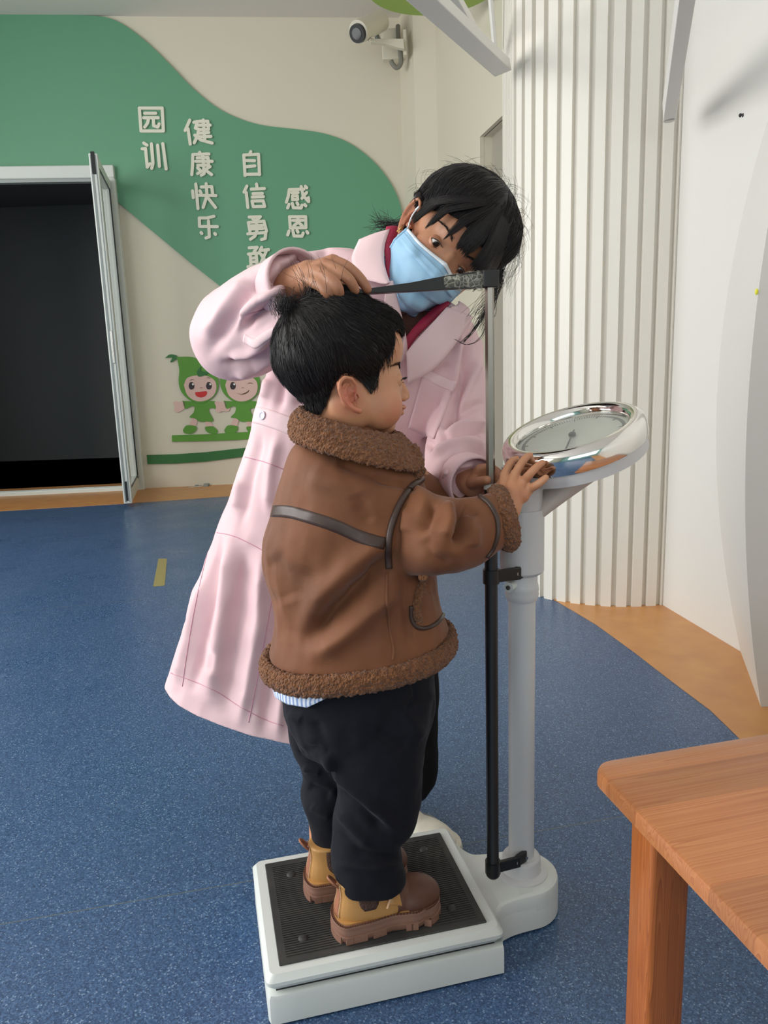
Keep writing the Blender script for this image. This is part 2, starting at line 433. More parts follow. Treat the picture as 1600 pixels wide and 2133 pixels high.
# fluted rounded corner
R0 = np.array([1.088, 2.913]); R1 = np.array([1.175, 2.365]); rdir = unit(R1 - R0)
fc = np.array([.985, 3.337]); fr = .430
path = []
for a in np.linspace(math.radians(195), math.radians(270), 60): path.append(fc + fr * np.array([math.cos(a), math.sin(a)]))
path.append(R0.copy() + np.array([.02, .0])); path = np.array(path)
path = np.vstack([[[.59, 3.62]], path])
Ls = np.r_[0, np.cumsum(np.linalg.norm(np.diff(path, axis=0), axis=1))]
def onpath(s):
    i = min(max(np.searchsorted(Ls, s) - 1, 0), len(Ls) - 2); t = (s - Ls[i]) / (Ls[i + 1] - Ls[i]); p = path[i] * (1 - t) + path[i + 1] * t
    d = unit(path[i + 1] - path[i]); return p, np.array([d[1], -d[0]])
pitch = .0575; outl = []; s = 0.0
while s < Ls[-1]:
    for ds, h in ((0, 0), (.016, 0), (.0180, .017), (.0550, .017), (.0570, 0)):
        if s + ds <= Ls[-1]:
            p, n_ = onpath(s + ds); outl.append(p + n_ * h)
    s += pitch
outl.append(path[-1]); outl += [np.array([1.3, 3.0]), np.array([1.2, 3.9]), np.array([.66, 3.9])]
struct('wall_corner', MB().prism([(p[0], p[1], 0) for p in outl], (0, 0, HC)), m_flute, 'white fluted panelling wrapped round the curved corner', 'wall')

# right wall
def rw(y): return R0[0] + (y - R0[1]) * (R1[0] - R0[0]) / (R1[1] - R0[1])
mb = MB(); mb.prism([(*R0, 0), (rw(-4.0), -4.0, 0), (rw(-4) + .12, -4.0, 0), (R0[0] + .25, R0[1] + .1, 0)], (0, 0, HC))
struct('wall_right', mb, m_white, 'plain white right wall with small scuffs', 'wall')
# curved partition end standing against the right wall
mb = MB(); back = []; front = []
for z in np.linspace(0, HC, 40):
    zz = (z - .85)
    xf = .952 + zz * zz / 8.2; xb = 1.132 + zz * zz / 17.0
    if z > 1.9: xb = 1.132 + 1.05 ** 2 / 17 + (z - 1.9) * .05
    back.append((xb, 2.60 - .3 * (zz / .85) ** 2 * .6 if abs(zz) < .9 else 2.42, z)); front.append((xf, 2.0, z))
V = back + front + [(1.6, p[1], p[2]) for p in back] + [(1.6, p[1], p[2]) for p in front]; n = len(back); Fs = []
for i in range(n - 1):
    for a, b in ((0, n), (n, 3 * n), (3 * n, 2 * n), (2 * n, 0)): Fs.append((a + i, a + i + 1, b + i + 1, b + i))
Fs += [(0, n, 3 * n, 2 * n), (n - 1, 2 * n - 1, 4 * n - 1, 3 * n - 1)]
MBp = MB().add(V, Fs)
struct('trim_3', MBp, m_white, 'white partition end with a gently curved edge on the right wall', 'partition', smooth=True)
# scuffs
tag(build('screw_hole', MB().add([], []).ell(atP(1543, 240, R0, R1, 0), (.006, .006, .006)).ell(atP(1548, 240, R0, R1, 0), (.004, .004, .006)), m_black), 'small dark double screw hole high on the right wall', 'wall mark')
tag(build('yellow_paint_spot', MB().ell((.957, 2.0, atY(1569, 608, 2.0)[2]), (.004, .004, .008)), mat('yellow', (225, 220, 60), .6)), 'tiny yellow paint spot on the curved partition edge', 'wall mark')

# left wall and the wall behind the camera, with daylight openings
mb = MB()
def holes(mb, mk, u0, u1, hs, z0=.85, z1=3.15):
    us = [u0] + [c for h in hs for c in h] + [u1]
    for i in range(0, len(us) - 1, 2): mk(mb, us[i], us[i + 1], 0, HC)
    for h in hs: mk(mb, h[0], h[1], 0, z0); mk(mb, h[0], h[1], z1, HC)
lh = [(-1.5, 2.7), (3.2, 4.6)]; rh = [(-2.5, 1.7)]
holes(mb, lambda m, a, b, z0, z1: m.box((XL - .06, (a + b) / 2, (z0 + z1) / 2), (.06, (b - a) / 2, (z1 - z0) / 2)), -4, 6.2, lh)
struct('wall_left', mb, m_wall, 'cream wall with tall daylight openings left of the frame', 'wall')
mb = MB()
holes(mb, lambda m, a, b, z0, z1: m.box(((a + b) / 2, YR - .06, (z0 + z1) / 2), ((b - a) / 2, .06, (z1 - z0) / 2)), -4, 2.3, rh)
struct('wall_front', mb, mat('teal_wall', (150, 200, 195), .7), 'pale teal wall with daylight opening behind the viewer', 'wall')
for i, (nm, hh) in enumerate((('window_1', lh[0]), ('window_2', lh[1]))):
    mb = MB()
    for y in np.linspace(hh[0], hh[1], 5 if i == 0 else 3): mb.box((XL - .03, y, 2), (.025, .025, 1.15))
    for z in (.87, 2.0, 3.13): mb.box((XL - .03, sum(hh) / 2, z), (.025, (hh[1] - hh[0]) / 2, .025))
    struct(nm, mb, m_alu, 'white window frame in the left wall' if i == 0 else 'narrow white window frame in the left wall by the doorway', 'window')
mb = MB()
for x in np.linspace(rh[0][0], rh[0][1], 6): mb.box((x, YR - .03, 2), (.03, .025, 1.15))
for z in (.87, 2.0, 3.13): mb.box((-.4, YR - .03, z), (2.1, .025, .03))
struct('window_3', mb, m_alu, 'white window frame in the wall behind the viewer', 'window')

# dark room behind the doorway
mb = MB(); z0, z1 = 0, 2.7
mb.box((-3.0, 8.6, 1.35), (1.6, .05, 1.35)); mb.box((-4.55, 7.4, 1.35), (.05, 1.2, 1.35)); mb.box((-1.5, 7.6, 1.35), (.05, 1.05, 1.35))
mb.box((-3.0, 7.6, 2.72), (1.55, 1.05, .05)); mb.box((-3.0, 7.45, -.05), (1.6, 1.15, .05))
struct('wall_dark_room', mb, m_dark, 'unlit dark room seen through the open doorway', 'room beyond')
struct('trim_4', flat([(DX0, 6.26), (DX1, 6.40), (DX1, 6.62), (DX0, 6.48)], .001), m_orange, 'orange vinyl strip just inside the dark doorway', 'floor border')
# doorway 1: frame, threshold, leaf
bd = unit(np.array([1, BS])); bn = np.array([bd[1], -bd[0]])          # bn points into the room
def bpt(x, off, z): return np.array([x + bn[0] * off, by(x) + bn[1] * off, z])
ax3 = [(*bd, 0), (*bn, 0), (0, 0, 1)]
mb = MB()
mb.box(bpt(DX1 + .02, 0, DH / 2), (.04, .07, DH / 2), ax3, .006)
mb.box(bpt((DX0 + DX1) / 2, 0, DH + .045), ((DX1 - DX0) / 2 + .06, .07, .045), ax3, .006)
mb.box(bpt(DX0 - .02, 0, DH / 2), (.04, .07, DH / 2), ax3, .006)
dr = struct('door_1', mb, m_alu, 'open white aluminium doorway with its glazed leaf swung into the room', 'door', smooth=True)
mb = MB(); mb.box(bpt((DX0 + DX1) / 2, .02, .012), ((DX1 - DX0) / 2, .05, .012), ax3)
for k in range(3): mb.box(bpt((DX0 + DX1) / 2, .05 - .03 * k, .027), ((DX1 - DX0) / 2, .006, .005), ax3)
build('threshold', mb, m_alu, dr)
mb = MB(); mb.box(bpt((DX0 + DX1) / 2, .045, DH - .012), ((DX1 - DX0) / 2, .012, .012), ax3); mb.box(bpt((DX0 + DX1) / 2, .0, DH - .012), ((DX1 - DX0) / 2, .012, .012), ax3)
build('head_track', mb, m_aludark, dr)
H0 = bpt(DX1 - .0, .09, 0)[:2]; H1 = np.array([-1.838, 5.44]); ld = unit(H1 - H0); ln = np.array([ld[1], -ld[0]])
if ln[0] > 0: ln = -ln                                                # ln points to the doorway side
LW = np.linalg.norm(H1 - H0); axl = [(*ld, 0), (*ln, 0), (0, 0, 1)]; LT = .028
def lp(t, o, z): q = H0 + ld * t + ln * o; return (q[0], q[1], z)
mb = MB(); zb, zt = .03, 2.38
mb.box(lp(.03, 0, (zb + zt) / 2), (.035, LT, (zt - zb) / 2), axl, .004)
mb.box(lp(LW - .035, 0, (zb + zt) / 2), (.035, LT, (zt - zb) / 2), axl, .004)
mb.box(lp(LW / 2, 0, zb + .05), (LW / 2 - .05, LT * .9, .05), axl, .004); mb.box(lp(LW / 2, 0, zt - .04), (LW / 2 - .05, LT * .9, .04), axl, .004)
lf = build('door_leaf', mb, m_alu, dr, smooth=True)
build('pane', MB().box(lp(LW / 2, -.004, (zb + zt) / 2), (LW / 2 - .06, .003, (zt - zb) / 2 - .09), axl), m_glass, lf)
mb = MB(); mb.box(lp(LW + .001, .012, (zb + zt) / 2), (.002, .007, (zt - zb) / 2 - .01), axl); mb.box(lp(LW + .001, -.014, (zb + zt) / 2), (.002, .003, (zt - zb) / 2 - .01), axl)
build('edge_channel', mb, m_aludark, lf)
mb = MB(); mb.box(lp(LW + .003, -.003, 1.13), (.003, .008, .11), axl, .002); mb.box(lp(LW + .007, -.003, 1.13), (.003, .005, .03), axl, .001)
build('lock_plate', mb, m_steel, lf, smooth=True)
mb = MB(); mb.box(lp(LW - .006, .002, zt - .06), (.012, .012, .07), axl); mb.box(lp(LW - .002, .002, zb + .09), (.006, .008, .07), axl)
build('edge_bolt', mb, m_black, lf)
mb = MB(); mb.box(lp(LW / 2, -.026, zt - .085), (LW / 2 - .06, .004, .004), axl); mb.box(lp(LW / 2, -.026, zb + .105), (LW / 2 - .06, .004, .004), axl)
mb.box(lp(.068, -.026, (zb + zt) / 2), (.004, .005, (zt - zb) / 2 - .08), axl)
build('gasket', mb, m_black, lf)
# stay rod from the leaf foot to the wall
def bw(px, py, off=0.0): return atP(px, py, BA, (BA[0] + 1, BA[1] + BS), off)
a = bw(298, 1027, .06); b = bw(425, 1012, .05)
st = tag(build('door_stay', MB().tube([a, (a + b) / 2 + np.array([0, 0, .002]), b], .006, 10), m_steel), 'thin metal stay rod low on the wall beside the doorway', 'door stay')
for q, hh in ((bw(430, 1011, .03), (.02, .03, .014)), (bw(410, 1013, .04), (.015, .012, .012)), (bw(296, 1028, .04), (.018, .03, .016))):
    build('bracket', MB().box(q, hh, ax3, .003), m_aludark, st, smooth=True)

# green wave board
top = [(-330, 31), (0, 32), (110, 33), (205, 36), (250, 49), (300, 84), (350, 131), (400, 183), (450, 224), (500, 249), (550, 263), (620, 271), (680, 281), (730, 301), (775, 335), (805, 370), (825, 405), (836, 436)]
bot = [(842, 480), (835, 530), (800, 590), (740, 630), (660, 655), (580, 655), (520, 632), (465, 601), (400, 550), (330, 492), (270, 442), (243, 418), (237, 372), (-330, 372)]
outl = smooth_path([np.array(p, float) for p in top], 5)[:-1] + [np.array(p, float) for p in bot]
gb = MB().prism([bw(p[0], p[1], .001) for p in outl], (bn[0] * .022, bn[1] * .022, 0))
tag(build('wave_board', gb, m_green), 'large green wave shaped board mounted on the back wall behind the characters', 'wall panel')
# raised characters, strokes as polylines (zoomed photo units)
CH = {
 'the motto character yuan at the top of the leftmost column': [[(78,135),(255,135),(264,312),(92,312),(78,135)],[(120,175),(205,175)],[(112,210),(225,210)],[(150,212),(142,252),(120,282)],[(187,212),(190,272),(222,282),(232,258)]],
 'the motto character xun at the foot of the leftmost column': [[(112,405),(138,422)],[(100,450),(126,448),(140,592),(160,565)],[(172,412),(184,560),(174,602)],[(220,422),(234,586)],[(260,410),(286,606)]],
 'the motto character jian at the top of the second column': [[(468,228),(452,265),(433,308)],[(455,295),(472,414)],[(500,245),(528,240),(512,290),(538,298),(528,350),(503,404)],[(508,345),(555,382),(642,406)],[(545,238),(608,238),(614,300),(548,302)],[(530,268),(626,268)],[(545,330),(616,325)],[(540,358),(632,355)],[(573,228),(585,382)]],
 'the motto character kang in the second column': [[(545,477),(550,492)],[(492,494),(616,490)],[(492,494),(490,580),(484,650)],[(525,520),(610,518),(614,576),(530,578)],[(515,547),(642,547)],[(570,505),(580,642),(558,655)],[(530,598),(546,612)],[(530,642),(562,622)],[(626,588),(592,610)],[(594,618),(638,650)]],
 'the motto character kuai in the second column': [[(490,775),(496,828)],[(515,722),(532,912)],[(547,775),(556,792)],[(558,745),(638,742),(646,800)],[(540,810),(670,812)],[(595,720),(602,810),(572,904)],[(610,830),(668,904)]],
 'the motto character le at the foot of the second column': [[(655,972),(600,985),(542,985),(544,1050),(682,1052)],[(613,1008),(620,1130),(594,1140)],[(556,1098),(562,1106)],[(662,1105),(668,1112)]],
 'the motto character zi at the top of the third column': [[(940,472),(932,492)],[(886,498),(896,656)],[(886,498),(1000,492),(1008,650)],[(895,540),(970,542)],[(895,590),(972,582)],[(895,648),(1010,646)]],
 'the motto character xin in the third column': [[(910,738),(888,785)],[(905,788),(918,904)],[(985,722),(988,744)],[(945,762),(1046,757)],[(958,797),(1030,795)],[(952,824),(1038,820)],[(950,855),(1036,853),(1048,896),(960,898),(950,855)]],
 'the motto character yong in the third column': [[(928,978),(1015,975),(982,1005)],[(955,990),(975,1002)],[(922,1022),(934,1088)],[(922,1020),(1042,1010),(1062,1086)],[(945,1046),(1030,1042)],[(945,1070),(1035,1066)],[(985,1010),(988,1088)],[(918,1108),(1056,1098),(1052,1144),(1024,1152)],[(985,1090),(972,1126),(938,1150)]],
 'the motto character gan at the foot of the third column': [[(928,1216),(990,1212),(966,1245)],[(922,1264),(1004,1256)],[(936,1264),(942,1356)],[(982,1256),(992,1372)],[(942,1296),(982,1293)],[(942,1326),(984,1323)],[(918,1362),(1004,1352)],[(1024,1212),(1006,1252)],[(1015,1236),(1078,1230)],[(1060,1240),(1030,1310),(1000,1372)],[(1018,1264),(1072,1345)]],
 'the motto character gan meaning gratitude at the top of the rightmost column': [[(1238,766),(1352,762)],[(1238,766),(1230,820),(1216,862)],[(1258,790),(1306,788)],[(1262,815),(1300,813),(1303,842),(1264,843),(1262,815)],[(1330,742),(1346,815),(1388,858),(1386,828)],[(1372,788),(1336,834)],[(1362,740),(1374,752)],[(1236,880),(1226,908)],[(1262,872),(1270,906),(1330,908),(1336,886)],[(1298,868),(1306,882)],[(1358,882),(1366,892)]],
 'the motto character en at the foot of the rightmost column': [[(1240,975),(1365,975),(1367,1060),(1246,1062),(1240,975)],[(1265,1004),(1345,1003)],[(1305,985),(1300,1024),(1272,1046)],[(1310,1020),(1340,1046)],[(1236,1085),(1226,1116)],[(1265,1080),(1275,1124),(1336,1126),(1346,1102)],[(1298,1082),(1306,1095)],[(1374,1090),(1382,1102)]],
}
CHN = {'园':0}
def capsule2d(p, q, r, k=7):
    d = unit(q - p) if np.linalg.norm(q - p) > 1e-6 else np.array([1.0, 0]); n_ = np.array([-d[1], d[0]]); out = []
    for a in np.linspace(math.pi / 2, -math.pi / 2, k): out.append(q + r * (d * math.cos(a) + n_ * math.sin(a)))
    for a in np.linspace(-math.pi / 2, -3 * math.pi / 2, k): out.append(p + r * (d * math.cos(a) + n_ * math.sin(a)))
    return out
glyph = '园训健康快乐自信勇敢感恩'
for gi, (lab, strokes) in enumerate(CH.items()):
    mb = MB(); si = 0
    for st_ in strokes:
        pts = [np.array((270 + x * .26875, 190 + y * .26875)) for x, y in st_]
        for p, q in zip(pts[:-1], pts[1:]):
            poly = [bw(w[0], w[1], .0235) for w in capsule2d(p, q, 3.25)]
            hh_ = .014 + .00025 * si; si += 1; mb.prism(poly, (bn[0] * hh_, bn[1] * hh_, 0))
    pos = ['top of the leftmost column','foot of the leftmost column','top of the second column','second column, under the topmost','second column, second from its foot','foot of the second column','top of the third column','third column, under the topmost','third column, second from its foot','foot of the third column','top of the rightmost column','foot of the rightmost column'][gi]
    tag(build('wall_character', mb, m_cream), 'raised cream character %s, %s on the green board' % (glyph[gi], pos), 'wall lettering', 'raised cream motto characters')

# low green bars on the wall
m_g1 = mat('leaf_green', (90, 150, 48), .5); m_g2 = mat('deep_green', (48, 110, 52), .5)
def Z6(x, y): return 280 + x * .2125, 700 + y * .2125
LAY = [0.0]
def cut(name, pts, m, parent, off, th=.004, k=4, close=True):
    off += LAY[0]
    P = [np.array(Z6(*p)) for p in pts]
    if close: P = smooth_path(P + [P[0]], k)[:-1]
    return build(name, MB().prism([bw(p[0], p[1], off) for p in P], (bn[0] * th, bn[1] * th, 0)), m, parent)
mb = MB().prism([bw(*Z6(*p), .001) for p in ((370,972),(700,962),(1000,945),(1400,925),(1900,900),(1900,960),(1400,985),(1000,1018),(700,1028),(372,1034))], (bn[0]*.015, bn[1]*.015, 0))
tag(build('wall_bar', mb, m_g1), 'light green board strip on the back wall under the cartoon children', 'wall panel')
mb = MB().prism([bw(*Z6(*p), .001) for p in ((124,1165),(400,1158),(700,1138),(1040,1100),(1500,1050),(1900,990),(1900,1080),(1500,1140),(1040,1185),(700,1228),(400,1248),(132,1253))], (bn[0]*.015, bn[1]*.015, 0))
tag(build('wall_bar', mb, m_g2), 'dark green board strip low on the back wall, lower of two', 'wall panel')
# cut-out cartoon children
m_skin2 = mat('cartoon_skin', (222, 186, 176), .5); m_red = mat('cartoon_red', (205, 40, 40), .5); m_eye = mat('cartoon_eye', (40, 22, 26), .4)
m_wh = mat('cartoon_white', (238, 238, 232), .4); m_line = mat('cartoon_line', (90, 60, 45), .6)
def child(dx, label, wink):
    t = thing('cartoon_cutout', label, 'wall decoration', bw(*Z6(650 + dx, 950), .0), 'cut-out cartoon children')
    D = lambda pts: [(x + dx, y) for x, y in pts]
    cut('tunic', D([(470,635),(560,640),(650,650),(750,635),(840,660),(835,720),(760,705),(730,730),(775,830),(700,838),(640,838),(590,805),(540,795),(580,750),(590,700),(560,688),(500,712)]), m_g1, t, .006)
    cut('hood', D([(415,205),(560,205),(680,250),(770,330),(825,440),(800,570),(700,650),(640,655),(560,640),(470,560),(435,460),(440,330)]), m_g1, t, .010)
    cut('hood_tip', D([(300,215),(350,180),(410,190),(420,215),(370,255),(352,250),(370,212)]), m_g2, t, .009, k=3)
    cut('face', D([(485,480),(520,410),(620,385),(720,395),(790,440),(803,520),(770,590),(690,635),(600,635),(520,580)]), m_skin2, t, .0145)
    cut('hair_tuft', D([(612,350),(650,300),(655,345),(740,350),(680,390),(625,395)]), m_g2, t, .0185, .003, k=3)
    for sgn, ex in ((-1, 560), (1, 730)):
        if wink and sgn == 1:
            cut('eye', D([(700,470),(715,458),(745,458),(760,470),(745,464),(715,464)]), m_line, t, .019, .002, k=3); continue
        e = cut('eye', D([(ex-28,490),(ex-15,455),(ex+15,455),(ex+28,490),(ex+15,520),(ex-15,520)]), m_eye, t, .019, .003)
        cut('glint', D([(ex+2,470),(ex+14,462),(ex+24,472),(ex+14,484)]), m_wh, e, .0225, .002)
    if wink: cut('mouth', D([(600,560),(650,566),(700,545),(720,525),(708,552),(655,574)]), m_line, t, .019, .002, k=3)
    else: cut('mouth', D([(595,550),(650,545),(710,543),(700,585),(650,602),(605,585)]), m_red, t, .019, .002, k=3)
    cut('nose', D([(640,512),(655,504),(672,512),(655,508)]), m_line, t, .019, .002, k=2)
    for s_, pts in enumerate(([(540,440),(560,424),(590,428),(560,430)], [(705,412),(725,404),(750,415),(725,410)])):
        cut('eyebrow', D(pts), m_line, t, .019, .002, k=2)
    cut('hand', D([(380,655),(400,640),(440,645),(490,645),(495,700),(440,745),(395,735),(395,690)]), m_skin2, t, .006)
    cut('hand', D([(840,655),(900,650),(935,690),(925,735),(880,738),(838,720)]), m_skin2, t, .006)
    for pts in ([(570,805),(625,810),(600,890),(530,885)], [(690,830),(745,835),(775,885),(705,895)]):
        cut('leg', D(pts), m_skin2, t, .003, close=False)
    cut('shoe', D([(475,920),(515,875),(605,885),(600,930),(550,958),(490,950)]), m_g1, t, .007)
    cut('shoe', D([(695,888),(765,885),(815,925),(800,955),(730,950),(695,915)]), m_g1, t, .007)
child(0, 'open mouthed cartoon child cut-out in a green hood, nearer the doorway', False)
LAY[0] = .0007
child(405, 'winking cartoon child cut-out in a green hood, half hidden by the pink coat', True)

# hanging green disc and white canopy struts
dc = np.mean([atZ(770, 0, 2.95), atZ(1015, 0, 2.95)], axis=0)
P0, P1, P2 = [atZ(*p, 2.95)[:2] for p in ((775, 5), (888, 34), (1012, 2))]
def circ(a, b, c):
    A = np.array([b - a, c - a]) * 2; r = np.array([b.dot(b) - a.dot(a), c.dot(c) - a.dot(a)]); o = np.linalg.solve(A, r); return o, np.linalg.norm(o - a)
cc, cr = circ(P0, P1, P2)
t = tag(build('ceiling_disc', MB().lathe((cc[0], cc[1], 2.95), (0, 0, 1), [(cr - .01, 0), (cr, .01), (cr, .03), (cr - .01, .04)], 64), mat('lime', (160, 188, 92), .6), smooth=True), 'round lime green disc hanging below the ceiling', 'ceiling decoration')
for a in (0, 2.1, 4.2): build('hanging_wire', MB().cyl((cc[0] + .6 * cr * math.cos(a), cc[1] + .6 * cr * math.sin(a), 2.97), (cc[0] + .6 * cr * math.cos(a), cc[1] + .6 * cr * math.sin(a), HC), .004, n=8), m_steel, t)
def beam(name, a, b, w, h, label, m=m_white, parent=None, side=None, bev=.003):
    a = np.asarray(a, float); b = np.asarray(b, float); d = unit(b - a)
    s_ = unit(side) if side is not None else perp(d)[0]; s_ = unit(s_ - d * s_.dot(d)); u_ = np.cross(d, s_)
    o = build(name, MB().box((a + b) / 2, (np.linalg.norm(b - a) / 2, w, h), [d, s_, u_]), m, parent, bevel=bev)
    if label: tag(o, label, 'strut', 'white canopy struts')
    return o
a = atY(1046, 141, 3.18); b = atY(902, 8, 2.55); b2 = a + (b - a) * 1.9
sb = beam('canopy_strut', a, b2, .034, .022, 'white slanted canopy strut left of the fluted corner, widest of them', side=(.3, -.95, .1))
a_ = atY(1030, 148, 3.16); b_ = atY(940, 58, 2.74); beam('strip', a_, b_, .006, .010, None, m_cream, sb, side=(.3, -.95, 0), bev=.001)
a = atY(985, 62, 3.3); b = atY(948, -4, 3.0); beam('canopy_strut', atY(1006, 98, 3.38), a + (b - a) * 3, .016, .016, 'thin white canopy strut behind the widest one', side=(1, .2, 0))
a = atY(1031, 100, 3.55); b = atY(1022, -2, 3.5); beam('canopy_strut', a, a + (b - a) * 1.5, .008, .012, 'thin upright white strut edge beside the fluted corner', side=(1, .2, 0))
a = atY(1394, 232, 2.72); b = atY(1427, 0, 2.1)
bt = a + (b - a) * 1.6
mb = MB(); d = unit(bt - a); s_ = unit(np.array([.97, .25, 0]) - d * d.dot([.97, .25, 0])); u_ = np.cross(d, s_)
o = build('canopy_strut', MB().box((a + bt) / 2, (np.linalg.norm(bt - a) / 2, .0195, .03), [d, s_, u_]).cyl(a - u_ * .03, a + u_ * .03, .0195, n=24), m_white, bevel=.002)
tag(o, 'white canopy strut with rounded end by the right wall', 'strut', 'white canopy struts')

# surveillance camera on its bracket
def cw(px, py, Y=6.15): return atY(px, py, Y)
ct = thing('surveillance_camera', 'white bullet surveillance camera with black lens end high on the back wall', 'camera', cw(832, 100, 6.35))
m_ivory = mat('ivory_plastic', (222, 216, 198), .45)
a = cw(748, 68, 5.9); b = cw(792, 47, 6.15); d = unit(b - a)
bdy = build('housing', MB().tube([a + d * .05, b + d * .02], [.064, .062], 28), m_ivory, ct, smooth=True)
build('sunshade', MB().tube([a - d * .015 + np.array([0, 0, .008]), b + np.array([0, 0, .012])], [.072, .07], 28), m_ivory, bdy, smooth=True)
ln_ = build('lens_ring', MB().tube([a - d * .035, a + d * .075], [.058, .066], 28), m_black, ct, smooth=True)
build('lens', MB().tube([a - d * .038, a - d * .02], [.036, .036], 24), mat('lens_glass', (10, 12, 16), .05), ln_, smooth=True)
mb = MB(); mb.prism([cw(768, 86), cw(772, 93), cw(800, 96), cw(828, 104), cw(842, 107), cw(840, 86)], (0, -.05, 0)); mb.box(cw(843, 92, 6.2), (.012, .04, .085))
build('bracket', mb, m_ivory, ct, bevel=.004)
build('joint', MB().tube([cw(790, 86), cw(782, 68)], .018, 12).tube([cw(790, 88), cw(768, 82)], .012, 12), m_aludark, ct, smooth=True)
tag(build('junction_box', MB().box(cw(813, 95, 6.34), (.062, .04, .105)), m_ivory, bevel=.006), 'small ivory junction box on the wall behind the surveillance camera', 'junction box')
cp = smooth_path([cw(829, 54, 6.3), cw(830, 80, 6.25), cw(834, 110, 6.24), cw(835, 132, 6.24), cw(826, 141, 6.24), cw(817, 132, 6.24), cw(815, 126, 6.24)], 6)
tag(build('cable_conduit', MB().tube(cp, .017, 10), mat('grey_conduit', (130, 128, 118), .6), smooth=True), 'grey corrugated cable looped below the surveillance camera', 'cable')
# =================================================================== TABLE
m_pine = mat('varnished_pine', (205, 138, 76), .32, coat=.3)
def woodify(m, axis, dark, light, boards=True, sc=1.0):
    N, L, B = nodes(m)
    tc = N.new('ShaderNodeTexCoord'); mpn = N.new('ShaderNodeMapping'); L.new(tc.outputs['Object'], mpn.inputs[0])
    mpn.inputs['Rotation'].default_value = axis
    sp = N.new('ShaderNodeSeparateXYZ'); L.new(mpn.outputs[0], sp.inputs[0])
    def mth(op, a, b=None):
        n = N.new('ShaderNodeMath'); n.operation = op
        for i, q in enumerate((a, b)):
            if q is None: continue
            if isinstance(q, (int, float)): n.inputs[i].default_value = q
            else: L.new(q, n.inputs[i])
        return n.outputs[0]
    bd_ = mth('FLOOR', mth('DIVIDE', sp.outputs[1], .068)) if boards else None
    cb = N.new('ShaderNodeCombineXYZ'); L.new(mth('MULTIPLY', sp.outputs[0], 0.5 * sc), cb.inputs[0])
    if boards: L.new(mth('ADD', mth('MULTIPLY', sp.outputs[1], 34 * sc), mth('MULTIPLY', bd_, 7.31)), cb.inputs[1])
    else: L.new(mth('MULTIPLY', sp.outputs[1], 34 * sc), cb.inputs[1])
    L.new(mth('MULTIPLY', sp.outputs[2], 12 * sc), cb.inputs[2])
    nz = N.new('ShaderNodeTexNoise'); nz.inputs['Scale'].default_value = 1.0; nz.inputs['Detail'].default_value = 2; nz.inputs['Distortion'].default_value = .15
    L.new(cb.outputs[0], nz.inputs['Vector'])
    rings = mth('FRACT', mth('MULTIPLY', nz.outputs['Fac'], 22.0))
    rp = N.new('ShaderNodeValToRGB'); e = rp.color_ramp.elements
    e[0].position = 0; e[0].color = (*lin(light), 1); e[1].position = 1; e[1].color = (*lin(light), 1)
    q = e.new(.72); q.color = (*lin(tuple(int(.45 * a + .55 * b) for a, b in zip(light, dark))), 1); q = e.new(.9); q.color = (*lin(dark), 1)
    L.new(rings, rp.inputs[0])
    if boards:
        wn = N.new('ShaderNodeTexWhiteNoise'); wn.noise_dimensions = '1D'; L.new(bd_, wn.inputs['W'])
        hs = N.new('ShaderNodeHueSaturation'); L.new(rp.outputs[0], hs.inputs['Color'])
        mr = N.new('ShaderNodeMapRange'); mr.inputs[3].default_value = .82; mr.inputs[4].default_value = 1.12; L.new(wn.outputs['Value'], mr.inputs[0]); L.new(mr.outputs[0], hs.inputs['Value'])
        L.new(hs.outputs[0], B.inputs['Base Color'])
    else: L.new(rp.outputs[0], B.inputs['Base Color'])
    bp = N.new('ShaderNodeBump'); bp.inputs['Strength'].default_value = .12; bp.inputs['Distance'].default_value = .001; L.new(rings, bp.inputs['Height']); L.new(bp.outputs[0], B.inputs['Normal'])
TU = unit(np.array([.973, .23, 0])); TV = np.array([.215, -.977, 0]); TV = unit(TV)       # along the back edge / toward the viewer
TZ = .475
woodify(m_pine, (0, 0, -math.atan2(TU[1], TU[0])), (164, 100, 58), (184, 122, 76))
m_leg = mat('pine_leg', (190, 110, 50), .35, coat=.3)
woodify(m_leg, (0, math.pi / 2, 0), (152, 82, 36), (188, 110, 54), False, 2.6)
K = atZ(1228, 1588, TZ)                                     # back left corner of the top
tt = thing('wooden_table', 'varnished pine table with a rounded corner in the right foreground', 'table', (K[0] + .4, K[1] - .3, 0))
def rrect(c0, u, v, lu, lv, r, k=8):
    out = []
    for (a, b, sa, a0) in ((r, r, 0, 180), (lu - r, r, 0, 270), (lu - r, lv - r, 0, 0), (r, lv - r, 0, 90)):
        for t in np.linspace(0, 90, k): 
            an = math.radians(a0 + t); out.append(c0 + u * (a + r * math.cos(an)) + v * (b + r * math.sin(an)))
    return out
tl, tw = .95, .60; rings = []
for dz, ins in ((-.024, .004), (-.021, .0), (-.006, 0), (-.0015, .0015), (0, .006)):
    rings.append([np.array([p[0], p[1], TZ + dz]) for p in rrect(K + TU * ins + TV * ins, TU, TV, tl - 2 * ins, tw - 2 * ins, .028)])
build('tabletop', MB().loft(rings), m_pine, tt, smooth=True)
axt = [TU, TV, np.array([0, 0, 1.0])]
for iu, iv in ((.068, .062), (tl - .068, .062), (.068, tw - .062), (tl - .068, tw - .062)):
    c = K + TU * iu + TV * iv; c[2] = (TZ - .024) / 2
    build('leg', MB().box(c, (.0275, .0275, (TZ - .024) / 2), axt, .008), m_leg, tt, smooth=True)
mb = MB()
c = K + TU * tl / 2 + TV * .075; c[2] = TZ - .06; mb.box(c, (tl / 2 - .1, .009, .034), axt)
c = K + TU * tl / 2 + TV * (tw - .075); c[2] = TZ - .06; mb.box(c, (tl / 2 - .1, .009, .034), axt)
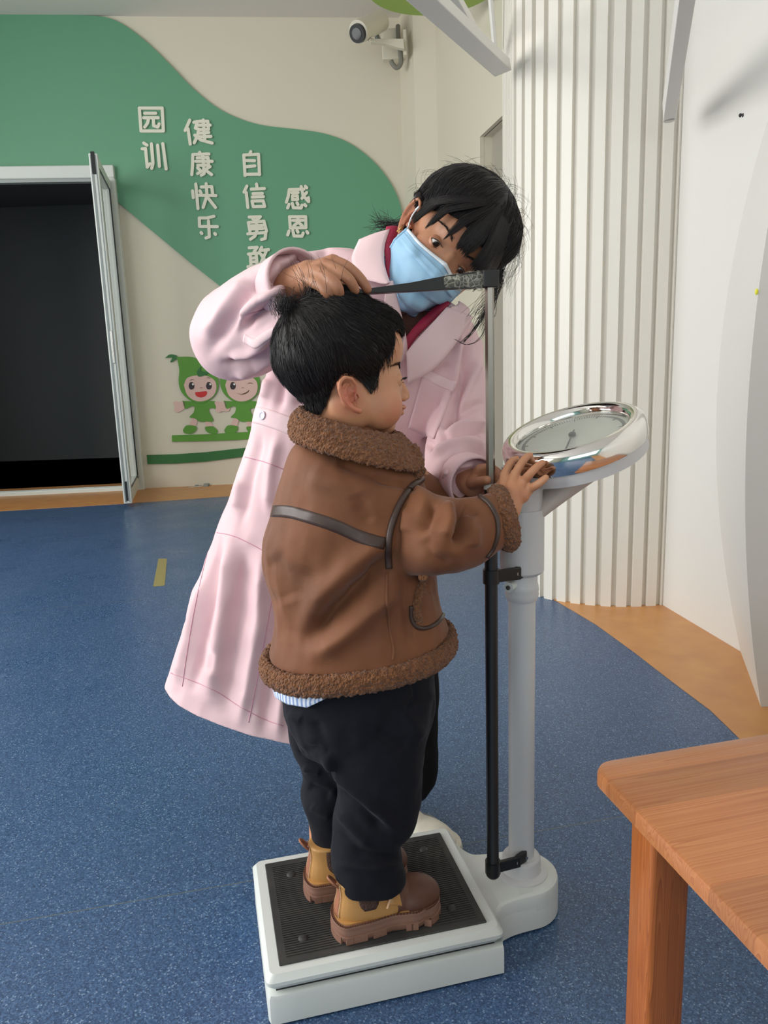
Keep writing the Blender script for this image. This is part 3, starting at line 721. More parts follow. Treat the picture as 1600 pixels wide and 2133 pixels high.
build('apron', mb, m_leg, tt)

# =================================================================== HEIGHT AND WEIGHT SCALE
SO = np.array([-.02, 1.185, 0]); SU = unit(np.array([.973, .23, 0])); SV = np.array([-SU[1], SU[0], 0]); ZU = np.array([0, 0, 1.0])
axs = [SU, SV, ZU]
def S(u, v, z=0.0): return SO + SU * u + SV * v + ZU * z
m_sw = mat('scale_white', (214, 218, 214), .38, noise=(4, (206, 210, 204), .4, .7))
m_sc = mat('column_grey', (200, 200, 200), .36)
m_rub = mat('black_rubber', (46, 46, 46), .62, noise=(14, (66, 64, 60), .45, .8))
m_rod = mat('rod_black', (24, 25, 28), .35)
sc = thing('height_weight_scale', 'white platform scale with dial column and height measuring rod', 'scale', S(.05, 0, 0))
CUv = .255                                                   # column position along u
def outline(r, zlo):
    """platform rectangle flowing into a round lobe below the column"""
    u0, u1, v0, v1 = -.220 - r, .163, -.142 - r, .150 + r; R = .066 + r
    pts = [S(u0, v0), S(u1, v0)]
    left = [(u1, v0), (u1 + .002, v0 + .02), (u1 + .006, v0 + .045), (u1 + .020, -R * 1.2), (u1 + .050, -R * 1.05), (CUv, -R)]
    P = [S(*p) for p in left]; P = smooth_path(P, 5)
    arc = [S(CUv + R * math.cos(a), R * math.sin(a)) for a in np.linspace(-math.pi / 2, math.pi / 2, 24)][1:]
    right = [(CUv, R), (u1 + .050, R * 1.05), (u1 + .020, R * 1.2), (u1 + .006, v1 - .045), (u1 + .002, v1 - .02), (u1, v1)]
    Q = smooth_path([S(*p) for p in right], 5)[1:]
    return [S(u0 + .012, v0), S(u0 + .05, v0)] + P + arc + Q + [S(u0 + .05, v1), S(u0 + .012, v1), S(u0 + .003, v1 - .003), S(u0, v1 - .012), S(u0, v0 + .012), S(u0 + .003, v0 + .003)]
rings = []
for z, r in ((.004, 0), (.046, 0), (.052, -.002), (.055, -.008)):
    rings.append([p + ZU * z for p in outline(r, z)])
build('base', MB().loft(rings), m_sw, sc, smooth=True)
# lobe cover rises higher than the platform tray
def lobe(r):
    R = .066 + r; u1 = .163
    P = smooth_path([S(*p) for p in ((u1, -.137), (u1 + .002, -.10), (u1 + .020, -R * 1.2), (u1 + .046, -R * 1.05), (CUv, -R))], 6)
    arc = [S(CUv + R * math.cos(a), R * math.sin(a)) for a in np.linspace(-math.pi / 2, math.pi / 2, 28)][1:]
    Q = smooth_path([S(*p) for p in ((CUv, R), (u1 + .046, R * 1.05), (u1 + .020, R * 1.2), (u1 + .002, .11), (u1, .145))], 6)[1:]
    return P + arc + Q
rings = [[p + ZU * z for p in lobe(r)] for z, r in ((.040, 0), (.064, 0), (.070, -.002), (.0735, -.007))]
build('column_foot', MB().loft(rings), m_sw, sc, smooth=True)
mb = MB(); mb.box(S(-.028, .004, .056), (.178, .136, .006), axs)
build('inner_tray', mb, m_black, sc)
mb = MB(); mb.box(S(-.028, .004, .074), (.1925, .1465, .013), axs, .010)
pl = build('platform', mb, m_sw, sc, smooth=True)
# ribbed mat
mc = [atZ(*p, .088) for p in ((546, 1798), (922, 1733), (1003, 1918), (572, 2005))]
mu0, mu1, mv0, mv1 = -.198, .141, -.122, .128
mb = MB(); mb.box(S((mu0 + mu1) / 2, (mv0 + mv1) / 2, .0885), ((mu1 - mu0) / 2, (mv1 - mv0) / 2, .0018), axs, .0012)
nr = 44
for i in range(nr):
    v = mv0 + .012 + (mv1 - mv0 - .024) * (i + .5) / nr
    mb.box(S((mu0 + mu1) / 2, v, .0907), ((mu1 - mu0) / 2 - .012, .0016, .0009), axs)
rm = build('rubber_mat', mb, m_rub, sc)
for u, v in ((-.155, .083), (.095, .083), (-.155, -.078), (.095, -.078)):
    build('stud', MB().lathe(S(u, v, .090), ZU, [(.0085, 0), (.008, .002), (.006, .0038), (.002, .0046)], 20), m_rub, rm, smooth=True)
# column
CB = S(CUv, 0, 0); CYY = CB[1]
def cz(py): return atY(1101, py, CYY)[2]
build('foot_collar', MB().lathe(CB, ZU, [(.047, .070), (.047, .076), (.044, .078), (.036, .080), (.0345, .083), (.0345, .102), (.033, .105), (.030, .108)], 48), m_sc, sc, smooth=True)
z1 = cz(1240); z2 = cz(1192); z3 = cz(1062); z4 = cz(1008)
colm = build('column', MB().lathe(CB, ZU, [(.0228, .08), (.0228, z1 + .005)], 40), m_sc, sc, smooth=True)
build('locking_ring', MB().lathe(CB, ZU, [(.0255, z1 - .006), (.027, z1 - .002), (.0285, z1 + .004), (.0275, z1 + .008), (.0285, z1 + .011), (.0275, z1 + .020), (.0262, z1 + .024), (.0262, z2 + .01)], 48), m_sc, sc, smooth=True)
build('dial_column', MB().lathe(CB, ZU, [(.030, z2 - .001), (.0335, z2 + .002), (.0365, z2 + .005), (.0365, z3), (.0355, z3 + .003), (.0335, z3 + .003), (.0335, z4 + .03)], 48), m_sc, sc, smooth=True)
mb = MB(); k = atY(1062, 1222, CYY - .03); mb.tube([k + SU * .012 + SV * .01, k - SU * .004 - SV * .004], [.007, .0085], 16)
lk = build('clamp_lever', mb, m_sw, sc, smooth=True)
build('screw', MB().tube([k - SU * .004 - SV * .004, k - SU * .0055 - SV * .0055], .004, 12), m_steel, lk, smooth=True)
# dial head
th = math.radians(-19.5); nc = np.array([math.sin(th) * .95, -math.cos(th) * .95, -.36]); DN = unit(RW @ nc)
DC = atY(1189, 893, 1.235)
dd_ = DN
build('dial_housing', MB().lathe(DC, DN, [(.060, -.062), (.098, -.056), (.1115, -.052), (.1115, -.030)], 96), m_sc, sc, smooth=True)
bz = build('bezel', MB().lathe(DC, DN, [(.1105, -.034), (.1145, -.032), (.1160, -.026), (.1160, -.010), (.1135, -.003), (.108, .002), (.102, .0045), (.096, .0035), (.0905, -.001), (.088, -.008), (.0875, -.016), (.086, -.017)], 128, caps=False), m_chrome, sc, smooth=True)
m_face = mat('dial_face', (196, 198, 186), .4)
fcx = build('dial_face', MB().lathe(DC, DN, [(.0885, -.018), (.0885, -.014)], 64), m_face, sc)
du, dw = perp(DN)
# reading direction: toward the person on the platform
rd = unit(-SU - DN * DN.dot(-SU)); rs = np.cross(DN, rd)
mb = MB()
for i in range(120):
    a = 2 * math.pi * i / 120; d = rd * math.cos(a) + rs * math.sin(a); l_ = .006 if i % 10 else .011
    mb.box(DC + d * (.084 - l_ / 2) + DN * -.0135, (l_ / 2, .0003 if i % 10 else .0005, .0003), [d, np.cross(DN, d), DN])
build('tick_marks', mb, m_black, fcx)
mb = MB(); d = unit(rd * .6 + rs * .8); mb.box(DC + d * .025 + DN * -.010, (.045, .0012, .0005), [d, np.cross(DN, d), DN]); mb.lathe(DC + DN * -.012, DN, [(.006, 0), (.006, .004), (.003, .006)], 20)
build('needle', mb, m_black, fcx)
m_dome = mat('dial_glass', (235, 240, 235), .02, spec=.8, alpha=.22)
build('dial_glass', MB().lathe(DC, DN, [(.0885, -.008), (.080, -.0045), (.06, .000), (.035, .0035), (.012, .0048), (.001, .005)], 64, caps=False), m_dome, sc, smooth=True)
# bracket between column and dial
mb = MB(); A0 = CB + ZU * (z4 - .012); rings = []
for t in np.linspace(0, 1, 8):
    c = (CB + ZU * (z3 - .015)) * (1 - t) + (DC - DN * .055 + SU * .005) * t + SU * (.012 + .02 * t)
    w = .024 + .012 * t; l_ = .020 + .034 * t ** 1.5
    rings.append([c + SU * l_ * math.cos(a) + SV * w * math.sin(a) for a in np.linspace(0, 2 * math.pi, 24, endpoint=False)])
build('dial_bracket', mb.loft(rings), mat('bracket_beige', (196, 186, 176), .45), sc, smooth=True)
# measuring rod
rx = atY(1027, 1822, 1.195); RBX = np.array([rx[0], 1.195, 0])
def rz(py): return atY(1026, py, RBX[1])[2]
def R_(z): return RBX + ZU * z
rod = build('rod_sleeve', MB().lathe(RBX, ZU, [(.009, rz(1826)), (.0118, rz(1822)), (.0118, rz(1795)), (.0104, rz(1792)), (.0104, rz(1012))], 32), m_rod, sc, smooth=True)
zt_ = rz(597)
build('sliding_rod', MB().lathe(RBX, ZU, [(.0070, rz(1030)), (.0070, zt_)], 6), mat('dull_steel', (150, 144, 134), .32, 1.0), sc, smooth=False)
build('rod_cap', MB().lathe(RBX, ZU, [(.0112, rz(1018)), (.0112, rz(1008)), (.0085, rz(1007))], 24), m_alu, sc, smooth=True)
AU = -SU; az = zt_ + .012
aw = unit(np.array([-.985, -.10, -.03]) ); asd = unit(np.cross(aw, ZU)); aup = np.cross(asd, aw)
A1 = R_(zt_ + .011) + np.array([.004, 0, 0])
mb = MB(); mb.box(A1 - SU * .004, (.0125, .008, .0125), [SU, SV, ZU], .0015)
arm = build('headpiece_block', mb, m_black, sc, smooth=True)
rings = []
for t, hh, ww in ((0, .0125, .006), (.3, .0105, .006), (.6, .0062, .012), (1, .0026, .02)):
    c = A1 + aw * (.006 + .196 * t) - aup * (.0005 + (.0118 - hh) * .9)
    rings.append([c + aup * sz * hh + asd * sx_ * ww for sx_, sz in ((-1, -1), (1, -1), (1, 1), (-1, 1))])
build('headpiece_arm', MB().loft(rings), m_black, sc, bevel=.0006)
m_tape = mat('clear_tape', (225, 225, 205), .15, alpha=.34)
N, L, B = nodes(m_tape); tc = N.new('ShaderNodeTexCoord'); t1 = N.new('ShaderNodeTexVoronoi'); t1.feature = 'DISTANCE_TO_EDGE'; t1.inputs['Scale'].default_value = 130
L.new(tc.outputs['Object'], t1.inputs[0]); bp = N.new('ShaderNodeBump'); bp.inputs['Strength'].default_value = 1; bp.inputs['Distance'].default_value = .01; L.new(t1.outputs[0], bp.inputs['Height']); L.new(bp.outputs[0], B.inputs['Normal'])
mr = N.new('ShaderNodeMapRange'); mr.inputs[1].default_value = 0; mr.inputs[2].default_value = .12; mr.inputs[3].default_value = .55; mr.inputs[4].default_value = .16; L.new(t1.outputs[0], mr.inputs[0]); L.new(mr.outputs[0], B.inputs['Alpha'])
rings = []
for i, t in enumerate(np.linspace(.06, .36, 12)):
    hh = .0150 - .012 * t + .0012 * math.sin(i * 2.1); ww = .0095 + .001 * math.sin(i * 1.3)
    c = A1 + aw * (.004 + .196 * t) - aup * .0012
    rings.append([c + aup * hh * math.sin(a) * (1 + .08 * math.sin(3 * a + i)) + asd * ww * math.cos(a) for a in np.linspace(0, 2 * math.pi, 18, endpoint=False)])
build('tape_wrap', MB().loft(rings), m_tape, sc, smooth='all')
# rod clamps
for nm, py in (('upper', 1200), ('lower', 1805)):
    zc = rz(py); mb = MB()
    mb.lathe(RBX, ZU, [(.0135, zc - .0115), (.0135, zc + .0115)], 28)
    d = CB - RBX; dl = np.linalg.norm(d[:2]); dn_ = unit([d[0], d[1], 0]); sv = np.array([-dn_[1], dn_[0], 0])
    e = RBX + dn_ * (dl * .55) - sv * .017
    mb.box((RBX + e) / 2 + ZU * zc - sv * .004, (np.linalg.norm(e - RBX) / 2 + .004, .0035, .010), [unit(e - RBX), np.cross(ZU, unit(e - RBX)), ZU], .001)
    e2 = e + dn_ * .022 - sv * .003
    mb.box((e + e2) / 2 + ZU * zc, (.013, .0035, .0105), [dn_, sv, ZU], .001)
    cl = build('rod_clamp', mb, m_black, sc, smooth=True)
    for f in (.1, 1.0):
        q = e * (1 - f) + e2 * f - dn_ * .004 + ZU * zc - sv * .0045
        build('screw', MB().tube([q, q - sv * .0018], .0035, 14), m_steel, cl, smooth=True)
# =================================================================== PEOPLE: shared
def skinmat(name, c, c2, rough_=.48):
    m = mat(name, c, rough_, sss=.15, noise=(26, c2, .35, .75), bump=('noise', 420, .10, .0006)); return m
m_skin_boy = skinmat('boy_skin', (200, 148, 112), (192, 130, 96))
m_skin_nurse = skinmat('nurse_skin', (178, 127, 95), (164, 110, 82))
m_hair = mat('black_hair', (27, 23, 22), .5, spec=.4)
m_hair2 = mat('hair_strand', (30, 26, 26), .45, spec=.45)
m_eyew = mat('eye_white', (232, 228, 222), .2); m_iris = mat('dark_iris', (38, 22, 16), .1); m_lash = mat('eyelash', (18, 14, 14), .6)
def frame(f, tilt=0):
    f = unit(f); r = unit(np.cross(f, ZU)); u = np.cross(r, f); return f, r, u      # forward, right, up
class Head:
    def __init__(s, c, f, r, u): s.c, s.f, s.r, s.u = np.asarray(c, float), f, r, u
    def __call__(s, a, b, c): return s.c + s.f * a + s.r * b + s.u * c
    def ax(s): return [s.f, s.r, s.u]
    def loc(s, V): D = np.asarray(V) - s.c; return D @ s.f, D @ s.r, D @ s.u
def sstep(x, a, b): t = np.clip((x - a) / (b - a), 0, 1); return t * t * (3 - 2 * t)
def ear(mb, H, side, c, s=1.0, lean=.25):
    """outer ear: curled rim, bowl and lobe"""
    f0, r0, u0 = c
    P = lambda a, o, b: H(f0 + a * s - lean * b * s, side * (r0 + o * s), u0 + b * s)
    mb.chain([P(.009, .003, .004), P(.012, .006, .016), P(.007, .012, .026), P(-.004, .016, .029), P(-.014, .018, .023), P(-.019, .018, .011), P(-.018, .016, -.003), P(-.012, .012, -.014), P(-.003, .007, -.022), P(.006, .004, -.025)],
             [.0028 * s, .0030 * s, .0033 * s, .0034 * s, .0034 * s, .0034 * s, .0034 * s, .0036 * s, .0048 * s, .0052 * s], 10)
    mb.chain([P(.003, .005, .018), P(-.005, .009, .014), P(-.0095, .010, .004), P(-.008, .009, -.006), P(-.002, .007, -.013)], [.0022 * s, .0025 * s, .0026 * s, .0026 * s, .0024 * s], 8)
    mb.chain([P(.009, .004, -.004), P(.008, .005, .001), P(.006, .004, -.012)], [.0034 * s, .0030 * s, .003 * s], 8)
    mb.chain([P(-.015, .008, .020), P(-.016, .008, .005), P(-.011, .005, -.010)], [.0042 * s, .0046 * s, .0042 * s], 10)
    mb.ell(P(-.004, -.003, .002), (.0130 * s, .004 * s, .0220 * s), H.ax())
def grow(bvh, seeds, dirf, n, step, lift, rnd=.0):
    """lay hair paths over a surface"""
    out = []
    for i, s0 in enumerate(seeds):
        h = bvh.find_nearest(Vector(s0)); 
        if h[0] is None: continue
        p = np.array(h[0]); nn = np.array(h[1]); P = []; ln = n if not hasattr(n, '__call__') else n(p); wob = RNG.randn(3) * rnd
        lf = lift * (.3 + RNG.rand() * 1.2)
        for k in range(ln):
            t = k / max(1, ln - 1); P.append(p + nn * lf * (.3 + .9 * t))
            d = dirf(p) + wob; d = d - nn * d.dot(nn); d = unit(d) * step
            h = bvh.find_nearest(Vector(p + d)); p = np.array(h[0]); nn = unit(.5 * nn + .5 * np.array(h[1]))
        out.append(P)
    return out
def sample_surface(V, Fq, ok, n):
    C = V[Fq].mean(axis=1); A = np.linalg.norm(np.cross(V[Fq[:, 2]] - V[Fq[:, 0]], V[Fq[:, 3]] - V[Fq[:, 1]]), axis=1) * ok
    idx = RNG.choice(len(Fq), n, p=A / A.sum()); return C[idx] + RNG.randn(n, 3) * .001
def submesh(V, Fq, keep):
    Fk = Fq[keep]; used = np.unique(Fk); mp_ = -np.ones(len(V), int); mp_[used] = np.arange(len(used)); return V[used], mp_[Fk], used
def finger(mb, pts, r0, r1): 
    P = smooth_path(pts, 3); mb.chain(P, list(np.linspace(r0, r1, len(P))), 12)
def seat(H, V, Fq, cr_, cu, r, out=.0018):
    """forward position of an eye centre so that the ball sits just inside the face"""
    h = bvh_of(V, Fq).ray_cast(Vector(H(.2, cr_, cu)), Vector(-H.f)); return float((np.array(h[0]) - H.c) @ H.f) + out - r
def eyeball(H, a, b, c, r, parent, look=(0, 0, 0), tag_=None):
    e = build('eyeball', MB().ell(H(a, b, c), (r, r, r), H.ax(), 24, 18), m_eyew, parent, smooth='all')
    g = unit(H.f + H.r * look[0] + H.u * look[1]); q = H(a, b, c) + g * r * .86
    build('iris', MB().ell(q, (r * .16, r * .54, r * .54), [g, unit(np.cross(g, H.u)), unit(np.cross(unit(np.cross(g, H.u)), g))], 20, 12), m_iris, e, smooth='all')
    return e

# =================================================================== BOY
boy = thing('person', 'small child with short black hair in a brown shearling jacket standing on the scale', 'person', (-.04, 1.15, .09))
yaw = math.radians(17); bf = unit(np.array([math.cos(yaw), math.sin(yaw), .02])); bf, br, bu = frame(bf)
H = Head(atY(703, 735, 1.165), bf, br, bu)
mb = MB()
mb.ell(H(-.004, 0, .003), (.077, .0700, .074), H.ax(), 32, 22)
mb.ell(H(-.016, 0, -.012), (.060, .064, .056), H.ax(), 28, 18)
mb.ell(H(.0465, 0, -.052), (.0495, .054, .068), H.ax(), 32, 22)
mb.ell(H(.044, 0, .004), (.0565, .058, .054), H.ax(), 24, 16)
for s_ in (-1, 1):
    mb.ell(H(.052, s_ * .034, -.080), (.0345, .028, .037), H.ax()); mb.ell(H(.010, s_ * .040, -.072), (.040, .020, .040), H.ax())
    mb.ell(H(.0985, s_ * .0075, -.0735), (.0065, .0055, .0055), H.ax(), 14, 10)
mb.ell(H(.060, 0, -.112), (.025, .027, .018), H.ax()); mb.ell(H(.045, 0, -.108), (.035, .036, .020), H.ax())
mb.chain([H(.090, 0, -.034), H(.094, 0, -.048), H(.100, 0, -.061), H(.1025, 0, -.0690)], [.0075, .007, .0072, .0084], 14)
mb.ell(H(.0935, 0, -.0870), (.0095, .0165, .0050), H.ax()); mb.ell(H(.0910, 0, -.0955), (.0085, .0140, .0050), H.ax()); mb.ell(H(.078, 0, -.091), (.015, .025, .017), H.ax())
for s_ in (-1, 1): ear(mb, H, s_, (-.0015, .0660, -.0600), .90)
nk = H(.000, 0, -.125)
mb.chain([H(-.002, 0, -.06), nk, H(-.014, 0, -.20)], [.046, .041, .052], 24)
# torso, legs and arms (mostly under clothing)
CT = lambda px, py, Y=1.16: atY(px, py, Y)
mb.ell(CT(735, 1090), (.085, .10, .13)); mb.ell(CT(735, 1240), (.085, .095, .12)); mb.ell(CT(745, 1420), (.085, .10, .10))
hipR, hipL = CT(765, 1450, 1.11), CT(700, 1450, 1.21)
kneeR, kneeL = CT(790, 1610, 1.13), CT(690, 1600, 1.23); ankR, ankL = CT(770, 1830, 1.115), CT(680, 1760, 1.215)
for a, b, c in ((hipR, kneeR, ankR), (hipL, kneeL, ankL)): mb.chain([a, b, c, c + bf * .03 - ZU * .03, c + bf * .07 - ZU * .05], [.052, .042, .030, .026, .020], 18)
def hand(mb, wrist, knuck, tips, thumb, fr, pr=.016, n=3):
    """wrist point, four knuckles, finger joint lists, thumb joints"""
    mid = sum(knuck) / 4; 
    mb.chain([wrist, wrist * .5 + mid * .5], [pr * 1.05, pr * .95], 14)
    for k in knuck: mb.chain([wrist * .75 + mid * .25, wrist * .35 + k * .65, k], [pr * .75, pr * .62, fr * 1.22], 12)
    for k, t in zip(knuck, tips): finger(mb, [k] + t, fr * 1.12, fr * .82)
    finger(mb, thumb, fr * 1.35, fr * .95)
A_ = lambda px, py, Y: atY(px, py, Y)
w = A_(1058, 1058, 1.135)
kn = [A_(1052, 988, 1.165), A_(1073, 988, 1.150), A_(1092, 1001, 1.143), A_(1103, 1018, 1.140)]
hand(mb, w, kn, [[A_(1062, 966, 1.180), A_(1073, 957, 1.190), A_(1085, 956, 1.189)], [A_(1086, 966, 1.155), A_(1097, 952, 1.165), A_(1106, 949, 1.171)],
                 [A_(1106, 985, 1.132), A_(1120, 971, 1.136), A_(1130, 964, 1.142)], [A_(1117, 1011, 1.128), A_(1129, 1002, 1.126), A_(1137, 995, 1.128)]],
     [A_(1048, 1040, 1.15), A_(1040, 1018, 1.170), A_(1046, 1004, 1.185), A_(1056, 998, 1.192)], .0064, .0195)
mb.ell(A_(1074, 1020, 1.150), (.020, .011, .022), [SU, unit(np.array([.2, 1, .3])), ZU])
elR = A_(940, 1120, 1.065); shR = A_(830, 1080, 1.13)
mb.chain([shR, elR, A_(1010, 1100, 1.09), w], [.036, .030, .024, .017], 16)
shL = A_(850, 1000, 1.27); elL = A_(925, 1100, 1.29); wL = A_(1010, 1035, 1.30)
mb.chain([shL, elL, wL], [.036, .030, .018], 16)
knl = [wL + np.array([.035, -.012 + .010 * i, .02 - .004 * i]) for i in range(4)]
hand(mb, wL, knl, [[k + np.array([.018, 0, .006]), k + np.array([.032, 0, .004])] for k in knl], [wL + np.array([.01, -.016, .005]), wL + np.array([.028, -.026, .014]), wL + np.array([.04, -.028, .018])], .0058, .015)
V, Fq = fuse(mb, .0018, 2)
fa0 = (V - H.c) @ H.f; ua0 = (V - H.c) @ H.u; ra0 = np.abs((V - H.c) @ H.r)
V = relax(V, Fq, 5, .5, (ra0 < .066).astype(float)); V = relax(V, Fq, 26, .5, ((fa0 > -.1) & (fa0 < .086) & (ua0 > -.16) & (ra0 < .0655) & (np.linalg.norm(V - H.c, axis=1) < .17)).astype(float))
# eye sockets, eyelid crease, mouth line, nostril and ear canal pressed into the surface
EB = seat(H, V, Fq, .0285, -.045, .0110, .0005)
def press(V, Fq, pts):
    N = normals(V, Fq)
    for p, r, h in pts:
        d = np.linalg.norm(V - p, axis=1); V = V - N * (h * np.exp(-(d / r) ** 2))[:, None]
    return V
pp = []
for s_ in (-1, 1):
    pp += [(H(EB + .011, s_ * .0285, -.045), .0095, .0030), (H(.1025, s_ * .006, -.0775), .003, .0025), (H(.003, s_ * .072, -.063), .0055, .009), (H(-.002, s_ * .075, -.053), .0045, .0045), (H(-.006, s_ * .074, -.070), .004, .002)]
for q in np.linspace(-1, 1, 9): pp.append((H(.0975 - .006 * q * q, q * .017, -.0912 + .002 * abs(q)), .0026, .0016))
V = press(V, Fq, pp)
body = build('body', (V, Fq), m_skin_boy, boy, smooth='all')
vc = body.data
fa, ra, ua = H.loc(V)
# blush of the ear, cheek and lips is skin colour, kept as vertex tint
def tint(o, V, spots, base_mat, cname):
    ca = o.data.color_attributes.new('tint', 'FLOAT_COLOR', 'POINT'); A = np.zeros(len(V))
    for p, r, s_ in spots: A = np.maximum(A, s_ * np.exp(-(np.linalg.norm(V - p, axis=1) / r) ** 2))
    C = np.c_[A, A, A, np.ones(len(V))]; ca.data.foreach_set('color', C.ravel())
    N, L, B = nodes(base_mat); at = N.new('ShaderNodeAttribute'); at.attribute_name = 'tint'; mx = N.new('ShaderNodeMix'); mx.data_type = 'RGBA'
    src = B.inputs['Base Color'].links[0].from_socket; L.new(at.outputs['Fac'], mx.inputs[0]); L.new(src, mx.inputs[6]); mx.inputs[7].default_value = (*lin(cname), 1); L.new(mx.outputs[2], B.inputs['Base Color'])
sp_ = []
for s_ in (-1, 1): sp_ += [(H(-.004, s_ * .076, -.060), .022, .75), (H(.002, s_ * .072, -.085), .012, .6), (H(.066, s_ * .045, -.085), .022, .55)]
for q in (-.012, -.006, 0, .006, .012): sp_.append((H(.101, q, -.091), .006, .9))
tint(body, V, sp_, m_skin_boy, (204, 112, 92))
for s_ in (-1, 1):
    eyeball(H, EB, s_ * .0285, -.0450, .0110, body, (0, -.1))
# upper and lower lids, brows, lashes
bvB = bvh_of(V, Fq)
def onhead(H, bv, a, b, c, off=0.0):
    p = H(a, b, c); h = bv.ray_cast(Vector(p + H.f * .06), Vector(-H.f)); 
    return np.array(h[0]) + H.f * off if h[0] is not None else p
def lids(H, bv, cf, cr_, cu, r, skinm, parent, open_=.5, w=.86):
    """skin shell over the eyeball with an almond opening, lashes on its rim"""
    C = H(cf, cr_, cu); R = r * 1.09; V = []; Fs = []; n = 56; rows = 9; p_ = 1.55; rim = []
    for i in range(n):
        a = 2 * math.pi * i / n; c, s_ = math.cos(a), math.sin(a); o_ = open_ if s_ > 0 else open_ * .8
        rho = 1 / ((abs(c) / w) ** p_ + (abs(s_) / o_) ** p_) ** (1 / p_)
        for j in range(rows + 1):
            a0 = math.asin(min(rho, .97))
            if j == 0: ph, RR = a0, r * .985
            else: ph, RR = a0 + (2.1 - a0) * ((j - 1) / (rows - 1)) ** 1.3, R * (1 + .04 * math.exp(-((j - 2) / 1.5) ** 2))
            V.append(C + H.f * RR * math.cos(ph) + (H.r * c + H.u * s_) * RR * math.sin(ph))
            if j == 1: rim.append((a, V[-1]))
        k = (i + 1) % n
        for j in range(rows): Fs.append((i * (rows + 1) + j, k * (rows + 1) + j, k * (rows + 1) + j + 1, i * (rows + 1) + j + 1))
    build('eyelid', (np.array(V), Fs), skinm, parent, smooth='all')
    L_ = []
    for a, q in rim:
        if math.sin(a) > .1:
            for e in range(2):
                o2 = H.r * RNG.randn() * .0006; L_.append([q + o2, q + o2 + H.f * .004 - H.u * .0004 + H.r * math.cos(a) * .0015, q + o2 + H.f * .0072 + H.u * .0018 + H.r * math.cos(a) * .004])
        elif math.sin(a) < -.5: L_.append([q, q + H.f * .0025 - H.u * .0018])
    strands('eyelashes', L_, m_lash, parent, .0003)
    P = [q for a, q in rim if math.sin(a) > -.05]; build('lash_line', MB().tube(P, .00055, 6), m_lash, parent, smooth='all')
for s_ in (-1, 1):
    lids(H, bvB, EB, s_ * .0285, -.0450, .0110, m_skin_boy, body, .24)
def brow(H, bv, s_, cr_, cu, w, parent, m, n=130, th=.0035, arch=.004, rr=.00028):
    P = []
    for i in range(n):
        t = RNG.rand() * 2 - 1; y = s_ * (cr_ + t * w); z = cu + arch * (1 - (t - .2) ** 2) + RNG.randn() * th * (.5 - .3 * t) * .5
        h = bv.ray_cast(Vector(H(.2, y, z)), Vector(-H.f)); 
        if h[0] is None: continue
        p = np.array(h[0]); d = unit(H.r * s_ * (.8 + .2 * t) + H.u * (.45 - .5 * (t + 1) / 2) - H.f * .35 * (t + 1) / 2)
        P.append([p - H.f * .0003, p + d * .003 + H.f * .0007, p + d * .0062 + H.f * .0004])
    strands('eyebrow', P, m, parent, rr)
for s_ in (-1, 1): brow(H, bvB, s_, .029, -.0245, .016, body, m_lash, 220, .005)
# hair
th_ = np.degrees(np.arctan2(np.abs(ra), fa + .008))
hx = [0, 13, 22, 29, 35, 41, 48, 55, 65, 78, 92, 102, 110, 120, 136, 180]
hy = [.022, .016, .026, .022, .000, -.022, -.050, -.066, -.046, -.034, -.032, -.040, -.062, -.076, -.088, -.098]
hl = np.interp(th_, hx, hy)
dist = ua - hl
inside = (dist > 0) & (np.linalg.norm(V - H.c, axis=1) < .125) & ~((np.abs(ra) > .0725) & (fa > -.03) & (fa < .025) & (ua < -.028))
thick = .0130 * sstep(dist, .0, .085) + .0025 * sstep(dist, 0, .008) + .008 * np.exp(-((th_ - 8) / 26) ** 2) * sstep(dist, -.002, .03) 
Nn = normals(V, Fq); Vh = V + Nn * thick[:, None]
kf = inside[Fq].all(axis=1)
V2, F2, used = submesh(Vh, Fq, kf)
V2 = relax(V2, F2, 10, .5)
lump = np.array([mnoise.noise(Vector((p[0] * 38, p[1] * 38, p[2] * 22))) for p in V2]); V2 = V2 + normals(V2, F2) * (lump * .0022)[:, None]
hair = build('hair', (V2, F2), m_hair, boy, smooth='all')
bvH = bvh_of(V2, F2); whorl = H(-.068, .012, .062)
def dirb(p):
    d = p - whorl; d = unit(d); a, b, c = H.loc(p)
    return d * 1.0 - H.u * (.55 + .5 * (c < 0)) + H.f * (.5 * (a > 0))
okf = np.ones(len(F2))
sd_ = sample_surface(V2, F2, okf, 4600)
pa = grow(bvH, sd_, dirb, lambda p: 6 + int(RNG.rand() * 7), .0042, .0028, .20)
strands('hair_strands', pa, m_hair2, hair, .00042)
# fringe and temple tips reaching over the skin
tips = []
for i in range(420):
    t = RNG.rand() * 62 - 4; sgn = -1 if RNG.rand() < .35 else 1
    hz = np.interp(abs(t), hx, hy) + .010; a = math.radians(t)
    p0 = H(-.008 + .105 * math.cos(a), sgn * .085 * math.sin(a), hz + .004); h = bvH.find_nearest(Vector(p0)); p = np.array(h[0])
    dn = -H.u + RNG.randn(3) * .16 + H.f * .02; L_ = .010 + .012 * RNG.rand()
    tips.append([p + H.u * .006, p, p + dn * L_ * .5, p + dn * L_ - H.f * .002])
for i in range(700):
    t = 98 + RNG.rand() * 82; sgn = -1 if RNG.rand() < .4 else 1; hz = np.interp(abs(t), hx, hy) + .006 + .012 * RNG.rand(); a = math.radians(t)
    h = bvH.find_nearest(Vector(H(-.008 + .085 * math.cos(a), sgn * .075 * math.sin(a), hz))); p = np.array(h[0]); nn = np.array(h[1]); L_ = .010 + .010 * RNG.rand()
    dn = unit(-H.u + H.f * .35 - nn * .25 + RNG.randn(3) * .12); tips.append([p + H.u * .006 + nn * .0005, p + nn * .0006, p + dn * L_ * .5, p + dn * L_])
strands('fringe', tips, m_hair, hair, .0005)
